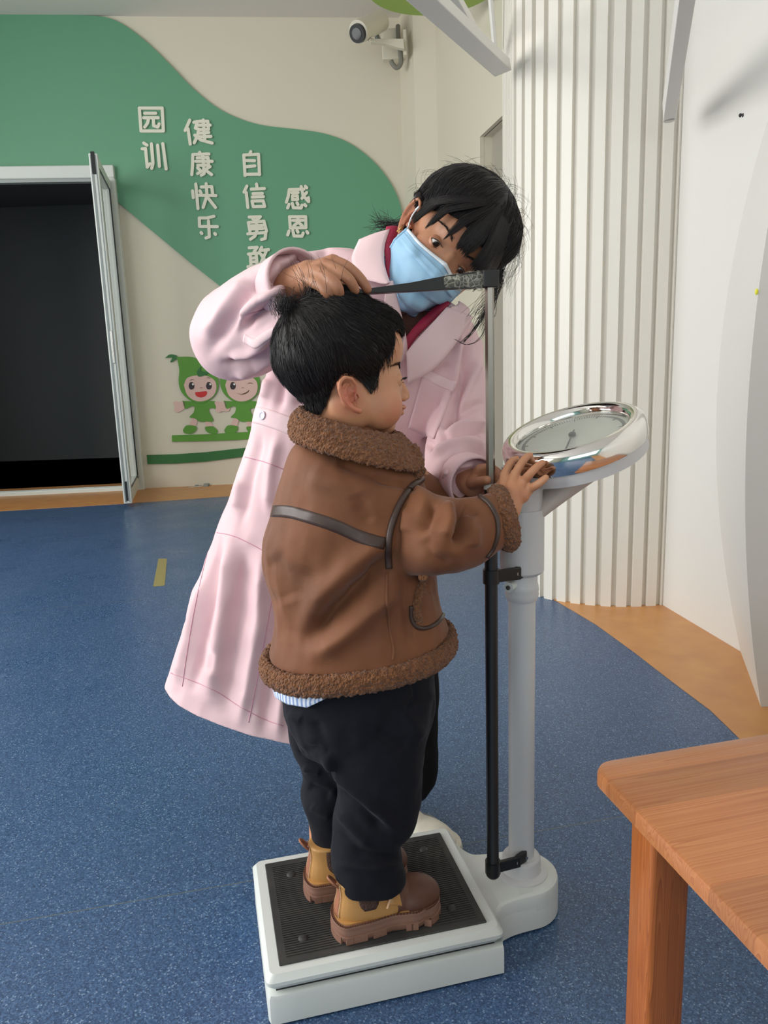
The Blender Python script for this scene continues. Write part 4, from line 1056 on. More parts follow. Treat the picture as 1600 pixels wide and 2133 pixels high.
# raised tuft at the crown and stray hairs lifted by the hand
tf = []; tb = H(-.074, .015, .058)
for i in range(300):
    q = tb + (H.f * RNG.randn() * .008 + H.r * RNG.randn() * .010 + H.u * RNG.randn() * .005)
    d = unit(-H.f * .25 + H.u * 1.0 + RNG.randn(3) * .22); L_ = .014 + .011 * RNG.rand()
    c1 = q + d * L_ * .6; c2 = c1 + unit(d + H.f * .7 + RNG.randn(3) * .3) * L_ * .45; c3 = c2 + unit(H.f * .6 - H.u * .35 + RNG.randn(3) * .4) * L_ * .35
    tf.append(smooth_path([q, c1, c2, c3], 3))
for i in range(70):
    q = H(-.05 + .05 * RNG.rand(), .01 + .02 * RNG.randn(), .088); d = unit(H.u + RNG.randn(3) * .45 - H.f * .1); L_ = .02 + .03 * RNG.rand()
    tf.append(smooth_path([q - H.u * .006, q + d * L_ * .5, q + d * L_ + RNG.randn(3) * .006], 3))
strands('hair_tuft', tf, m_hair, hair, .00032)

# ---------------------------------------------------------------- jacket
m_suede = mat('brown_suede', (130, 80, 47), .75, sheen=.12, noise=(9, (102, 60, 36), .3, .75), bump=('noise', 240, .22, .0012))
m_fur = mat('brown_shearling', (140, 92, 58), .95, sheen=.12, bump=('voronoi', 290, 1.0, .0045), noise=(190, (116, 74, 46), .35, .65))
m_lea = mat('dark_brown_leather', (66, 48, 40), .42, bump=('noise', 160, .2, .001))
YT = 1.160
rings = [pxring((655, 905), (838, 950), YT + .01, .062), pxring((615, 925), (872, 985), YT, .098), pxring((588, 985), (893, 1035), YT, .122),
         pxring((566, 1060), (903, 1090), YT, .130), pxring((549, 1130), (905, 1150), YT, .130), pxring((552, 1190), (908, 1200), YT, .126),
         pxring((570, 1245), (916, 1245), YT, .122), pxring((572, 1300), (926, 1285), YT, .124), pxring((560, 1360), (938, 1325), YT, .128)]
mb = MB().loft(smooth_rings(rings, 5))
def sleeve(mb, R, k=5, n=26):
    """R: list of (top px, bottom px, Y, half depth)"""
    rg = []
    for (a, b, Y, hd) in R:
        p = atY(a[0], a[1], Y); q = atY(b[0], b[1], Y); c = (p + q) / 2; A = (p - q) / 2
        B = unit(np.cross(A, np.array([1.0, 0, 0]) if abs(unit(A)[0]) < .75 else ZU)); B = unit(np.array([B[0] * 0, B[1], 0]) + 1e-9) * hd if True else B
        rg.append([c + A * math.cos(t) + B * math.sin(t) for t in np.linspace(0, 2 * math.pi, n, endpoint=False)])
    return mb.loft(smooth_rings(rg, k))
sleeve(mb, [((825, 1010), (790, 1165), 1.125, .045), ((868, 1008), (828, 1190), 1.085, .056), ((905, 1030), (880, 1197), 1.060, .062), ((945, 1040), (945, 1192), 1.065, .060),
            ((985, 1036), (1000, 1170), 1.085, .055), ((1020, 1026), (1044, 1140), 1.105, .048), ((1035, 1022), (1062, 1128), 1.115, .045)])
sleeve(mb, [((860, 960), (840, 1100), 1.25, .05), ((905, 990), (900, 1140), 1.285, .055), ((950, 1020), (960, 1130), 1.295, .05), ((990, 1010), (1010, 1085), 1.30, .042)])
V, Fq = fuse(mb, .0030, 8)
ST = [  # creases and billows of the jacket back, side and sleeve
 ([(808, 1165), (770, 1205), (720, 1255), (668, 1305), (635, 1335)], 18, -.018), ([(825, 1230), (775, 1270), (720, 1320), (660, 1365)], 20, .010),
 ([(800, 1120), (740, 1170), (680, 1225), (640, 1270)], 22, .009), ([(555, 1160), (585, 1200), (600, 1260)], 26, -.006),
 ([(640, 1180), (618, 1250), (600, 1340)], 24, -.005), ([(890, 1200), (900, 1240)], 12, -.004),
 ([(640, 990), (700, 1010), (760, 1050)], 26, .005), ([(740, 1030), (770, 1090)], 14, -.004), ([(700, 960), (760, 980), (820, 1010)], 16, -.005),
 ([(905, 1040), (890, 1070), (872, 1105)], 11, -.012), ([(960, 1040), (968, 1075), (962, 1110), (950, 1135)], 10, -.017), ([(975, 1050), (995, 1070)], 9, -.008),
 ([(930, 1045), (935, 1080), (925, 1120)], 13, .008), ([(985, 1095), (990, 1140)], 14, .006), ([(880, 1120), (900, 1160), (940, 1180)], 14, -.005), ([(850, 1060), (845, 1110)], 12, .005),
 ([(780, 985), (830, 1005), (868, 1015)], 9, -.006), ([(838, 1210), (850, 1290), (855, 1350)], 10, -.004)]
V = folds(V, Fq, [(a, b, c * 1.5) for a, b, c in ST]); V = relax(V, Fq, 1); V = rough(V, Fq, .0026, 20, 3)
jacket = build('jacket', (V, Fq), m_suede, boy, smooth='all')
bvJ = bvh_of(V, Fq)
def furry(name, mb, parent, voxel=.0028, amp=.0036, sc_=180, m=m_fur, sm=3):
    V, Fq = fuse(mb, voxel, sm); N = normals(V, Fq)
    D = np.array([1 - mnoise.voronoi(Vector(p * sc_))[0][0] * 1.7 for p in V]); V = V + N * (D * amp)[:, None]
    return build(name, (V, Fq), m, parent, smooth='all')
# hem trim: thick shearling roll round the bottom edge
def roll(R, n=26, w=.012, h=.020, k=6, closed=True):
    """fat band following a closed ring"""
    P = [np.asarray(p) for p in R]; c = sum(P) / len(P); rings = []
    for i, p in enumerate(P):
        d = unit(P[(i + 1) % len(P)] - P[i - 1]); o = unit(np.cross(d, ZU)); 
        if o.dot(p - c) < 0: o = -o
        u_ = np.cross(o, d); u_ = u_ if u_[2] > 0 else -u_
        rings.append([p + o * w * math.cos(a) + u_ * h * math.sin(a) for a in np.linspace(0, 2 * math.pi, 12, endpoint=False)])
    return MB().loft(rings, caps=False, closed=closed)
hem = pxring((557, 1378), (938, 1328), YT, .131, n=64)
furry('hem_trim', roll(hem, w=.011, h=.0175), jacket)
# collar: shearling band standing round the neck, wider at the back
cring = []
CL = [(614, 905), (845, 950)]
cr0 = pxring((627, 860), (836, 912), YT + .005, .074, n=48); cr1 = pxring((616, 902), (870, 966), YT - .002, .097, n=48)
rings = []
for i in range(48):
    a = np.array(cr0[i]); b = np.array(cr1[i]); d = unit(b - a); c = (a + b) / 2; o = unit((a + b) / 2 - (np.mean(cr0, axis=0) + np.mean(cr1, axis=0)) / 2)
    L_ = np.linalg.norm(b - a) / 2 + .010
    rings.append([c + d * L_ * math.cos(t) + o * .0135 * math.sin(t) for t in np.linspace(0, 2 * math.pi, 14, endpoint=False)])
mbc = MB().loft(rings, caps=False, closed=True)
mbc.chain([atY(855, 945, 1.14), atY(868, 975, 1.125), atY(862, 1000, 1.12)], [.016, .014, .008], 12)
furry('collar', mbc, jacket)
# cuff
cu_ = []
for (a, b, Y, hd) in (((1022, 1026), (1047, 1140), 1.112, .048), ((1052, 1024), (1075, 1122), 1.132, .045)):
    p = atY(*a, Y); q = atY(*b, Y); cu_.append([(p + q) / 2 + (p - q) / 2 * math.cos(t) + np.array([0, 1.0, 0]) * hd * math.sin(t) for t in np.linspace(0, 2 * math.pi, 40, endpoint=False)])
rings = []
cm = np.mean(cu_[0] + cu_[1], axis=0)
for i in range(40):
    a, b = cu_[0][i], cu_[1][i]; d = unit(b - a); c = (a + b) / 2; o = c - cm; o = unit(o - d * o.dot(d)); L_ = np.linalg.norm(b - a) / 2 + .003
    rings.append([c + d * L_ * math.cos(t) + o * .0105 * math.sin(t) for t in np.linspace(0, 2 * math.pi, 14, endpoint=False)])
furry('cuff', MB().loft(rings, caps=False, closed=True), jacket)
# leather details
build('back_strap', ribbon(bvJ, [(553, 1065), (600, 1066), (650, 1079), (700, 1096), (750, 1118), (803, 1133)], .0088, .0002, .0008, 10), m_lea, jacket, smooth='all')
def piping(name, pts, r, parent, k=8, off=.001, m=m_lea):
    P = draped(bvJ, pts, off, k); return build(name, MB().tube(P, r, 10), m, parent, smooth='all')
piping('armhole_piping', [(878, 998), (852, 1022), (830, 1055), (815, 1095), (808, 1140), (811, 1184)], .0052, jacket)
piping('cuff_piping', [(1000, 1035), (1020, 1052), (1034, 1080), (1036, 1112), (1028, 1140), (1014, 1160)], .0038, jacket)
piping('pocket_piping', [(856, 1262), (858, 1290), (870, 1307), (895, 1306), (918, 1288), (926, 1262), (924, 1205)], .0032, jacket)
build('side_seam', MB().tube(draped(bvJ, [(806, 1192), (806, 1250), (812, 1310), (820, 1352), (818, 1375)], .0002, 8), .0022, 8), m_suede, jacket, smooth='all')
pf = draped(bvJ, [(882, 1198), (872, 1230), (866, 1270), (872, 1296)], .002, 8)
furry('pocket_fur', MB().tube(pf, .007, 12), jacket, .002, .0018, 260)
# striped shirt tail below the hem
m_shirt = mat('striped_shirt', (226, 232, 242), .7)
N, L, B = nodes(m_shirt); tc = N.new('ShaderNodeTexCoord'); gx = N.new('ShaderNodeSeparateXYZ'); L.new(tc.outputs['Object'], gx.inputs[0])
an = N.new('ShaderNodeMath'); an.operation = 'ARCTAN2'; L.new(gx.outputs[1], an.inputs[0]); L.new(gx.outputs[0], an.inputs[1])
a1 = N.new('ShaderNodeMath'); a1.operation = 'MULTIPLY'; a1.inputs[1].default_value = 17; L.new(an.outputs[0], a1.inputs[0])
a2 = N.new('ShaderNodeMath'); a2.operation = 'FRACT'; L.new(a1.outputs[0], a2.inputs[0]); a3 = N.new('ShaderNodeMath'); a3.operation = 'GREATER_THAN'; a3.inputs[1].default_value = .55; L.new(a2.outputs[0], a3.inputs[0])
mx = N.new('ShaderNodeMix'); mx.data_type = 'RGBA'; mx.inputs[6].default_value = (*lin((228, 234, 244)), 1); mx.inputs[7].default_value = (*lin((142, 164, 208)), 1); L.new(a3.outputs[0], mx.inputs[0]); L.new(mx.outputs[2], B.inputs['Base Color'])
mb = MB().loft(smooth_rings([pxring((572, 1372), (925, 1330), YT, .116), pxring((568, 1404), (918, 1354), YT, .118), pxring((572, 1432), (914, 1376), YT, .118), pxring((584, 1452), (905, 1386), YT, .110)], 4))
V, Fq = fuse(mb, .003, 3); V = folds(V, Fq, [([(690, 1440), (672, 1456), (640, 1466)], 5, .003), ([(610, 1405), (618, 1450)], 8, .003), ([(650, 1440), (655, 1470)], 8, -.003)])
X_, Y_ = proj(V); lim = np.interp(X_, [560, 600, 640, 690, 720, 850, 880, 920], [1446, 1467, 1474, 1450, 1428, 1392, 1406, 1380]); V[:, 2] += np.maximum(Y_ - lim, 0) / 1330.0
build('shirt', (V, Fq), m_shirt, boy, smooth='all')

# ---------------------------------------------------------------- trousers
m_trs = mat('navy_corduroy', (17, 18, 26), .85, sheen=.05, spec=.25)
N, L, B = nodes(m_trs); tc = N.new('ShaderNodeTexCoord'); br_ = N.new('ShaderNodeTexBrick'); br_.inputs['Scale'].default_value = 190; mpn = N.new('ShaderNodeMapping'); mpn.inputs['Rotation'].default_value = (math.pi / 2, 0, 0)
L.new(tc.outputs['Object'], mpn.inputs[0]); L.new(mpn.outputs[0], br_.inputs['Vector']); bp = N.new('ShaderNodeBump'); bp.inputs['Strength'].default_value = .6; bp.inputs['Distance'].default_value = .0015
br_.inputs['Mortar Size'].default_value = .06; L.new(br_.outputs['Fac'], bp.inputs['Height']); bp.invert = True; L.new(bp.outputs[0], B.inputs['Normal'])
mb = MB()
mb.loft(smooth_rings([pxring((580, 1390), (905, 1365), YT, .105), pxring((590, 1450), (907, 1440), YT, .108), pxring((602, 1500), (903, 1490), YT, .104), pxring((625, 1550), (885, 1545), YT, .085)], 4))
mb.loft(smooth_rings([pxring((672, 1440), (905, 1440), 1.12, .062), pxring((670, 1520), (890, 1520), 1.12, .064), pxring((690, 1590), (882, 1590), 1.125, .064), pxring((703, 1650), (879, 1660), 1.13, .062),
                      pxring((694, 1700), (866, 1715), 1.125, .056), pxring((691, 1740), (840, 1750), 1.12, .052), pxring((690, 1790), (838, 1795), 1.115, .052), pxring((695, 1818), (845, 1822), 1.113, .053), pxring((700, 1834), (845, 1838), 1.113, .052)], 4))
mb.loft(smooth_rings([pxring((592, 1450), (760, 1450), 1.21, .062), pxring((606, 1540), (740, 1550), 1.22, .060), pxring((632, 1610), (740, 1620), 1.225, .056), pxring((628, 1655), (745, 1660), 1.225, .056),
                      pxring((640, 1700), (745, 1705), 1.22, .052), pxring((650, 1728), (742, 1735), 1.215, .047), pxring((648, 1748), (742, 1755), 1.215, .046)], 4))
V, Fq = fuse(mb, .0028, 8)
ST = [([(655, 1500), (672, 1545), (690, 1580)], 12, -.006), ([(668, 1540), (690, 1600), (730, 1645), (790, 1690), (830, 1730)], 13, .010), ([(700, 1640), (750, 1680), (800, 1730)], 12, -.009),
      ([(705, 1690), (740, 1730), (770, 1760)], 10, .007), ([(700, 1730), (750, 1775), (830, 1790)], 9, -.006), ([(705, 1800), (770, 1812), (835, 1800)], 8, .005), ([(620, 1570), (660, 1560), (690, 1570)], 10, -.006),
      ([(630, 1600), (670, 1610)], 10, .006), ([(640, 1640), (690, 1660)], 10, -.006), ([(645, 1680), (690, 1700)], 10, .006), ([(780, 1520), (850, 1560)], 16, -.006), ([(840, 1480), (880, 1540)], 14, .005),
      ([(630, 1500), (600, 1490)], 12, .005), ([(860, 1420), (866, 1450), (842, 1478)], 4, -.003)]
V = folds(V, Fq, ST); V = rough(V, Fq, .003, 20, 9)
build('trousers', (V, Fq), m_trs, boy, smooth='all')

# ---------------------------------------------------------------- boots
m_tan = mat('tan_leather', (186, 138, 80), .42, bump=('noise', 120, .12, .001)); m_toe = mat('brown_leather', (104, 66, 46), .5, noise=(20, (84, 52, 38), .3, .7), bump=('noise', 200, .15, .001))
m_sole = mat('brown_rubber', (134, 98, 82), .55); m_heel = mat('russet_leather', (160, 104, 76), .5); m_mesh = mat('brown_elastic', (84, 58, 48), .8, bump=('voronoi', 500, 1, .002)); m_lace = mat('beige_lace', (214, 172, 130), .6)
m_stitch = mat('pale_stitch', (226, 196, 158), .6)
def boot(hx, hy, yw, L_=.178, z0=.0915, side=1):
    f = np.array([math.cos(yw), math.sin(yw), 0]); r = np.array([f[1], -f[0], 0]); o = np.array([hx, hy, z0])
    P = lambda a, b, c: o + f * a + r * b + ZU * c
    def plan(g, k=40):                                      # outline of the foot, g grows it
        out = []
        for t in np.linspace(0, 2 * math.pi, k, endpoint=False):
            a = .5 - .5 * math.cos(t); x = a * L_; w = np.interp(a, [0, .1, .3, .5, .72, .9, 1], [.0, .031, .033, .031, .040, .030, .0]); w = max(w, 0)
            if a < .1: w = .031 * math.sqrt(max(0, 1 - ((.1 - a) / .1) ** 2))
            if a > .8: w = .0385 * math.sqrt(max(0, 1 - ((a - .8) / .2) ** 2))
            s = 1 if t < math.pi else -1; out.append((x, s * w * (1.0)))
        cx = L_ / 2
        return [(cx + (x - cx) * (1 + g / cx), y * (1 + g / .034)) for x, y in out]
    rings = []
    for z, g in ((.0, .000), (.006, .003), (.012, .004), (.0125, .0025), (.018, .0035), (.024, .002), (.0245, .0035), (.0285, .0035), (.030, .0015)):
        rings.append([P(x, y, z) for x, y in plan(g)])
    t_ = boy
    bt = build('boot', MB().loft([[P(x, y, z) for x, y in plan(-.002)] for z in (.026, .032)]), m_tan, boy, smooth=True)
    mbs = MB().loft(rings); pl_ = [np.array(q) for q in plan(.0036, 200)]
    per = np.r_[0, np.cumsum([np.linalg.norm(pl_[(i + 1) % 200] - pl_[i]) for i in range(200)])]; nl = 44
    for i in range(nl):                                     # tread lugs round the edge, a notch every fourth
        if i % 4 == 3: continue
        sp_l = per[-1] * i / nl; k = min(int(np.searchsorted(per, sp_l)), 199); x, y = pl_[k]; tg = unit(pl_[(k + 1) % 200] - pl_[k - 1])
        if .44 * L_ < x < .60 * L_: continue
        tv = f * tg[0] + r * tg[1]; nv = np.cross(tv, ZU); q = P(x, y, .0058)
        if nv.dot(q - P(L_ / 2, 0, .0058)) < 0: nv = -nv
        mbs.box(q - nv * .0052, (per[-1] / nl * .53, .0058, .0058), [tv, nv, ZU])
    so = build('sole', mbs, m_sole, bt, smooth=True)
    mb = MB()
    pw = plan(.0018, 110)
    for i, (x, y) in enumerate(pw):
        x2, y2 = pw[(i + 1) % 110]; a = P(x, y, .0305); b = P(x2, y2, .0305); mb.box(a, (np.linalg.norm(b - a) * .33, .0011, .0012), [unit(b - a), np.cross(ZU, unit(b - a)), ZU])
    build('welt_stitch', mb, m_toe, bt)
    # upper: heel counter, ankle shaft, toe cap
    def uring(x0, x1, w, z, k=26, e=2.4, xo=0):
        cx, lx = (x0 + x1) / 2, (x1 - x0) / 2
        return [P(cx + lx * math.copysign(abs(math.cos(t)) ** (2 / e), math.cos(t)), w * math.copysign(abs(math.sin(t)) ** (2 / e), math.sin(t)), z) for t in np.linspace(0, 2 * math.pi, k, endpoint=False)]
    mu = MB().loft(smooth_rings([uring(.004, .150, .032, .027), uring(.003, .140, .0335, .038), uring(.006, .118, .032, .052), uring(.010, .098, .030, .066), uring(.010, .086, .029, .078), uring(.008, .084, .029, .092)], 4))
    Vu, Fu = fuse(mu, .002, 4); build('upper', (Vu, Fu), m_tan, bt, smooth='all')
    mt = MB().ell(P(.135, 0, .030), (.049, .0385, .032), [f, r, ZU], 28, 18); mt.ell(P(.108, 0, .034), (.045, .033, .030), [f, r, ZU], 24, 14)
    mt.box(P(.13, 0, .034), (.03, .03, .006), [f, r, ZU])
    Vt, Ft = fuse(mt, .002, 5); zz = (Vt - o) @ ZU; Vt[:, 2] = np.maximum(Vt[:, 2], z0 + .026)
    build('toe_cap', (Vt, Ft), m_toe, bt, smooth='all')
    bvu = None
    from mathutils.bvhtree import BVHTree
    bvu = BVHTree.FromPolygons([tuple(p) for p in Vu], [tuple(q) for q in Fu])
    def strip(name, pts, w, th, m):                         # sewn on patch: pts (a, side angle b, z)
        rings = []; PP = [P(*p) for p in pts]
        for i, p in enumerate(PP):
            h = bvu.find_nearest(Vector(p)); q = np.array(h[0]); nn = np.array(h[1]); d = unit(PP[min(i + 1, len(PP) - 1)] - PP[max(i - 1, 0)]); s = unit(np.cross(nn, d)); ww = w[i] if hasattr(w, '__len__') else w
            row = []
            for t in np.linspace(-1, 1, 7):
                hh = bvu.find_nearest(Vector(q + s * ww * t)); row.append(np.array(hh[0]) + np.array(hh[1]) * th)
            row += [row[-1] - nn * (th + .003), row[0] - nn * (th + .003)]; rings.append(row)
        return build(name, MB().loft(rings), m, bt, smooth='all')
    hs = strip('heel_strip', [(.0, 0, z) for z in np.linspace(.034, .091, 9)], [.012, .0115, .010, .009, .009, .009, .009, .009, .009], .0016, m_heel)
    for sg in (-1, 1):
        strip('elastic_gore', [(.052, sg * .04, z) for z in np.linspace(.050, .090, 7)], [.009, .014, .0165, .017, .017, .017, .017], .0006, m_mesh)
        mb = MB()
        for i, z in enumerate(np.linspace(.036, .090, 24)):
            h = bvu.find_nearest(Vector(P(.004, sg * .013, z))); q = np.array(h[0]) + np.array(h[1]) * .0018; mb.box(q, (.0006, .0006, .0009))
        build('stitching', mb, m_stitch, bt)
        flap = strip('eyelet_flap', [(.088, sg * .030, .060), (.096, sg * .026, .054), (.106, sg * .024, .047), (.114, sg * .026, .040)], [.010, .010, .009, .006], .0022, m_tan)
        q = P(.094, sg * .0255, .064); build('eyelet', MB().ell(q, (.0022, .0022, .0022)), m_black, bt, smooth='all')
        build('lace', MB().tube(smooth_path([P(.098, sg * .010, .070), P(.094, sg * .022, .071), P(.090, sg * .031, .066), P(.083, sg * .035, .056), P(.079, sg * .037, .048)], 5), .0020, 8), m_lace, bt, smooth='all')
    build('pull_tab', MB().tube(smooth_path([P(.007, -.006, .086), P(.000, -.007, .095), P(-.005, 0, .100), P(.000, .007, .095), P(.007, .006, .086)], 4), [.0045] * 17, 10, flat=.5), m_heel, bt, smooth='all')
    return bt
boot(-.103, 1.083, math.radians(19)); boot(-.158, 1.182, math.radians(14))
# =================================================================== NURSE
nurse = thing('person', 'woman in a pink lab coat and blue face mask bending over the child', 'person', (-.1, 1.5, 0))
phi = math.radians(42); yw_, pt_ = math.radians(21), math.radians(20)
lc = np.array([math.cos(phi), math.sin(phi), 0]); uc = np.array([math.sin(phi), -math.cos(phi), 0]); fw0 = np.array([0, 0, -1.0])
fcam = unit(math.cos(pt_) * math.cos(yw_) * fw0 + math.sin(yw_) * lc - math.sin(pt_) * uc)
nf = RW @ fcam; nup = RW @ uc; nr_ = unit(np.cross(nf, nup)); nu = np.cross(nr_, nf)
G = Head(atY(950, 492, 1.43), nf, nr_, nu)
mb = MB()
mb.ell(G(-.004, 0, .004), (.090, .073, .084), G.ax(), 32, 22); mb.ell(G(-.026, 0, -.014), (.070, .068, .070), G.ax(), 28, 18)
mb.ell(G(.042, 0, -.050), (.050, .056, .078), G.ax(), 32, 22); mb.ell(G(.042, 0, .006), (.050, .058, .052), G.ax(), 24, 16)
for s_ in (-1, 1):
    mb.ell(G(.050, s_ * .036, -.070), (.032, .026, .030), G.ax()); mb.ell(G(.020, s_ * .046, -.085), (.036, .018, .040), G.ax())
    mb.ell(G(.098, s_ * .009, -.080), (.008, .008, .007), G.ax(), 14, 10)
mb.ell(G(.072, 0, -.128), (.022, .026, .017), G.ax()); mb.ell(G(.045, 0, -.120), (.036, .040, .022), G.ax())
mb.chain([G(.084, 0, -.022), G(.091, 0, -.042), G(.102, 0, -.062), G(.106, 0, -.074)], [.008, .0078, .009, .010], 14)
mb.ell(G(.091, 0, -.099), (.010, .022, .006), G.ax()); mb.ell(G(.089, 0, -.108), (.010, .019, .006), G.ax())
for s_ in (-1, 1): ear(mb, G, s_, (-.006, .070, -.038), 1.12)
NB = atY(850, 640, 1.47)
mb.chain([G(-.015, 0, -.07), NB * .45 + G(-.02, 0, -.12) * .55, NB], [.054, .051, .056], 24)
hp = atY(660, 1010, 1.56)
mb.ell(atY(810, 760, 1.50), (.13, .085, .16)); mb.ell(atY(740, 880, 1.53), (.12, .085, .14)); mb.ell(hp, (.13, .10, .12))
B_ = atY
shl = [B_(700, 600, 1.47), B_(500, 690, 1.375), B_(612, 592, 1.215)]; mb.chain(shl, [.046, .038, .026], 18)
shr = [B_(945, 740, 1.48), B_(955, 860, 1.45), B_(948, 935, 1.395), B_(955, 980, 1.34), B_(985, 1008, 1.262)]; mb.chain(smooth_path(shr, 3), list(np.interp(np.linspace(0, 1, 13), [0, .6, 1], [.034, .030, .023])), 18)
# hand resting on the child's head
hand(mb, B_(622, 588, 1.21), [B_(694, 545, 1.172), B_(677, 553, 1.155), B_(661, 567, 1.148), B_(649, 584, 1.150)],
     [[B_(722, 556, 1.160), B_(748, 578, 1.155), B_(765, 602, 1.155)], [B_(706, 566, 1.135), B_(728, 584, 1.128), B_(740, 604, 1.135)],
      [B_(686, 580, 1.122), B_(702, 596, 1.115), B_(708, 612, 1.122)], [B_(668, 594, 1.125), B_(680, 608, 1.118), B_(686, 622, 1.124)]],
     [B_(655, 585, 1.215), B_(688, 590, 1.228), B_(712, 594, 1.228), B_(726, 600, 1.225)], .0092, .025)
# hand round the measuring rod
hand(mb, B_(985, 1008, 1.262), [B_(1001, 978, 1.240), B_(1003, 990, 1.244), B_(1004, 1003, 1.246), B_(1004, 1015, 1.246)],
     [[B_(1020, 975, 1.226), B_(1036, 983, 1.218), B_(1043, 993, 1.200)], [B_(1023, 988, 1.227), B_(1039, 992, 1.216), B_(1042, 1004, 1.196)],
      [B_(1023, 1001, 1.228), B_(1038, 1004, 1.215), B_(1040, 1014, 1.196)], [B_(1023, 1014, 1.228), B_(1036, 1016, 1.214), B_(1038, 1024, 1.197)]],
     [B_(984, 1006, 1.240), B_(990, 1006, 1.222), B_(1002, 1003, 1.200), B_(1015, 1000, 1.183)], .0080, .020)
# legs and feet inside the clothing
NA = [np.array([-.018, 1.475, .10]), np.array([-.125, 1.51, .10])]; ND = [unit(np.array([.82, -.57, 0])), unit(np.array([.1, -1.0, 0]))]
kn_ = [B_(840, 1400, 1.50), B_(700, 1400, 1.52)]
for a, k, d in ((NA[0], kn_[0], ND[0]), (NA[1], kn_[1], ND[1])):
    mb.chain([hp + (a - NA[0]) * .3, k, a + ZU * .03, a - ZU * .04], [.075, .050, .036, .032], 18); mb.chain([a - ZU * .05, a - ZU * .065 + d * .10], [.030, .024], 14)
V, Fq = fuse(mb, .0023, 5)
fa0, ra0, ua0 = G.loc(V)
V = relax(V, Fq, 22, .5, ((fa0 > -.1) & (fa0 < .076) & (ua0 > -.16) & (np.abs(ra0) < .066) & (np.linalg.norm(V - G.c, axis=1) < .17)).astype(float))
EN = seat(G, V, Fq, .031, -.030, .0122, .0005)
pp = []
for s_ in (-1, 1): pp += [(G(EN + .012, s_ * .031, -.030), .0115, .0034), (G(.003, s_ * .080, -.038), .005, .005), (G(-.006, s_ * .081, -.028), .005, .0025)]
# creases between the finger knuckles of the resting hand
V = press(V, Fq, pp)
V = folds(V, Fq, [([(664, 545), (672, 548), (684, 556)], 2.2, -.0010), ([(650, 556), (664, 562), (676, 566)], 2.2, -.0010), ([(714, 553), (722, 549)], 1.6, -.0007), ([(726, 566), (734, 561)], 1.6, -.0007)])
nbody = build('body', (V, Fq), m_skin_nurse, nurse, smooth='all')
sp_ = [(G(-.006, s_ * .080, -.038), .024, .4) for s_ in (-1, 1)]
tint(nbody, V, sp_, m_skin_nurse, (186, 108, 84))
for s_ in (-1, 1): eyeball(G, EN, s_ * .0310, -.030, .0122, nbody, (-.12, -.20))
bvN = bvh_of(V, Fq)
for s_ in (-1, 1): lids(G, bvN, EN, s_ * .0310, -.030, .0122, m_skin_nurse, nbody, .42)
for s_ in (-1, 1): brow(G, bvN, s_, .034, -.006, .019, nbody, m_lash, 170, .004, .005)
# earring
q = G(.004, .079, -.064); build('earring', MB().tube([q + G.f * .006 * math.cos(a) + G.u * .006 * math.sin(a) for a in np.linspace(0, 6.0, 14)], .0012, 8), mat('gold', (220, 170, 90), .2, 1.0), nbody, smooth='all')
# ---------------------------------------------------------------- hair
fa, ra, ua = G.loc(V); th_ = np.degrees(np.arctan2(np.abs(ra), fa + .004))
hx = [0, 20, 35, 48, 60, 72, 84, 92, 104, 120, 150, 180]
hy = [.020, .018, .010, .000, -.008, -.020, -.016, -.014, -.040, -.075, -.090, -.095]
dist = ua - np.interp(th_, hx, hy); inside = (dist > 0) & (np.linalg.norm(V - G.c, axis=1) < .13) & ~((np.abs(ra) > .0755) & (fa > -.035) & (fa < .02) & (ua < -.010))
thick = .016 * sstep(dist, 0, .06) + .003 * sstep(dist, 0, .008) + .012 * sstep(ua, .02, .09) + .012 * sstep(np.abs(ra), .02, .07) * sstep(ua, -.04, .05) + .006 * sstep(-fa, 0, .06)
Vh = V + normals(V, Fq) * thick[:, None]; V2, F2, _u = submesh(Vh, Fq, inside[Fq].all(axis=1)); V2 = relax(V2, F2, 12, .5)
lump = np.array([mnoise.noise(Vector(p * 30)) for p in V2]); V2 = V2 + normals(V2, F2) * (lump * .003)[:, None]
nh = build('hair', (V2, F2), m_hair, nurse, smooth='all'); bvG = bvh_of(V2, F2)
crown = G(-.02, 0, .105); tail = G(-.09, .02, -.06)
def dirn(p):
    a, b, c = G.loc(p); back = unit(tail - p)
    if a > .015 - abs(b) * .1: return unit(G.f * .5 - G.u * .9 + G.r * np.sign(b) * .25)
    return unit(back + G.r * np.sign(b) * .2 * (abs(b) < .06) - G.u * .3)
sd_ = sample_surface(V2, F2, np.ones(len(F2)), 3400)
strands('hair_strands', grow(bvG, sd_, dirn, lambda p: 8 + int(RNG.rand() * 9), .0052, .0022, .10), m_hair2, nh, .00045)
# heavy fringe combed over the forehead, ending above the eyes in points
fr_ = []
clump = [RNG.rand() * 130 - 62 for _ in range(26)]
for i in range(2300):
    cl_ = clump[RNG.randint(len(clump))]; t = cl_ + RNG.randn() * 3.4; a = math.radians(t)
    z0 = .075 + RNG.rand() * .02; end = -.013 + .012 * RNG.rand() - .024 * abs(t / 60) ** 2 + (-.006 if t < -20 else 0)
    end += abs(t - cl_) * .0016
    pts = []; n_ = 11; top_f = .030 + .02 * RNG.rand()
    for k in range(n_):
        s_ = k / (n_ - 1); z = z0 * (1 - s_) + end * s_; aa = a * (.35 + .65 * min(1, s_ * 1.5)) + (math.radians(cl_) - a) * s_ ** 2 * .6
        rr_f = .108 * math.sqrt(max(.08, 1 - (max(z, 0) / .118) ** 2)); rr_r = .088 * math.sqrt(max(.08, 1 - (max(z, 0) / .118) ** 2))
        lift = .002 + .003 * (i % 7) / 7
        pts.append(G(-.006 + (rr_f + lift) * math.cos(aa), -(rr_r + lift) * math.sin(aa), z))
    fr_.append(pts)
strands('fringe', fr_, m_hair, nh, .00055)
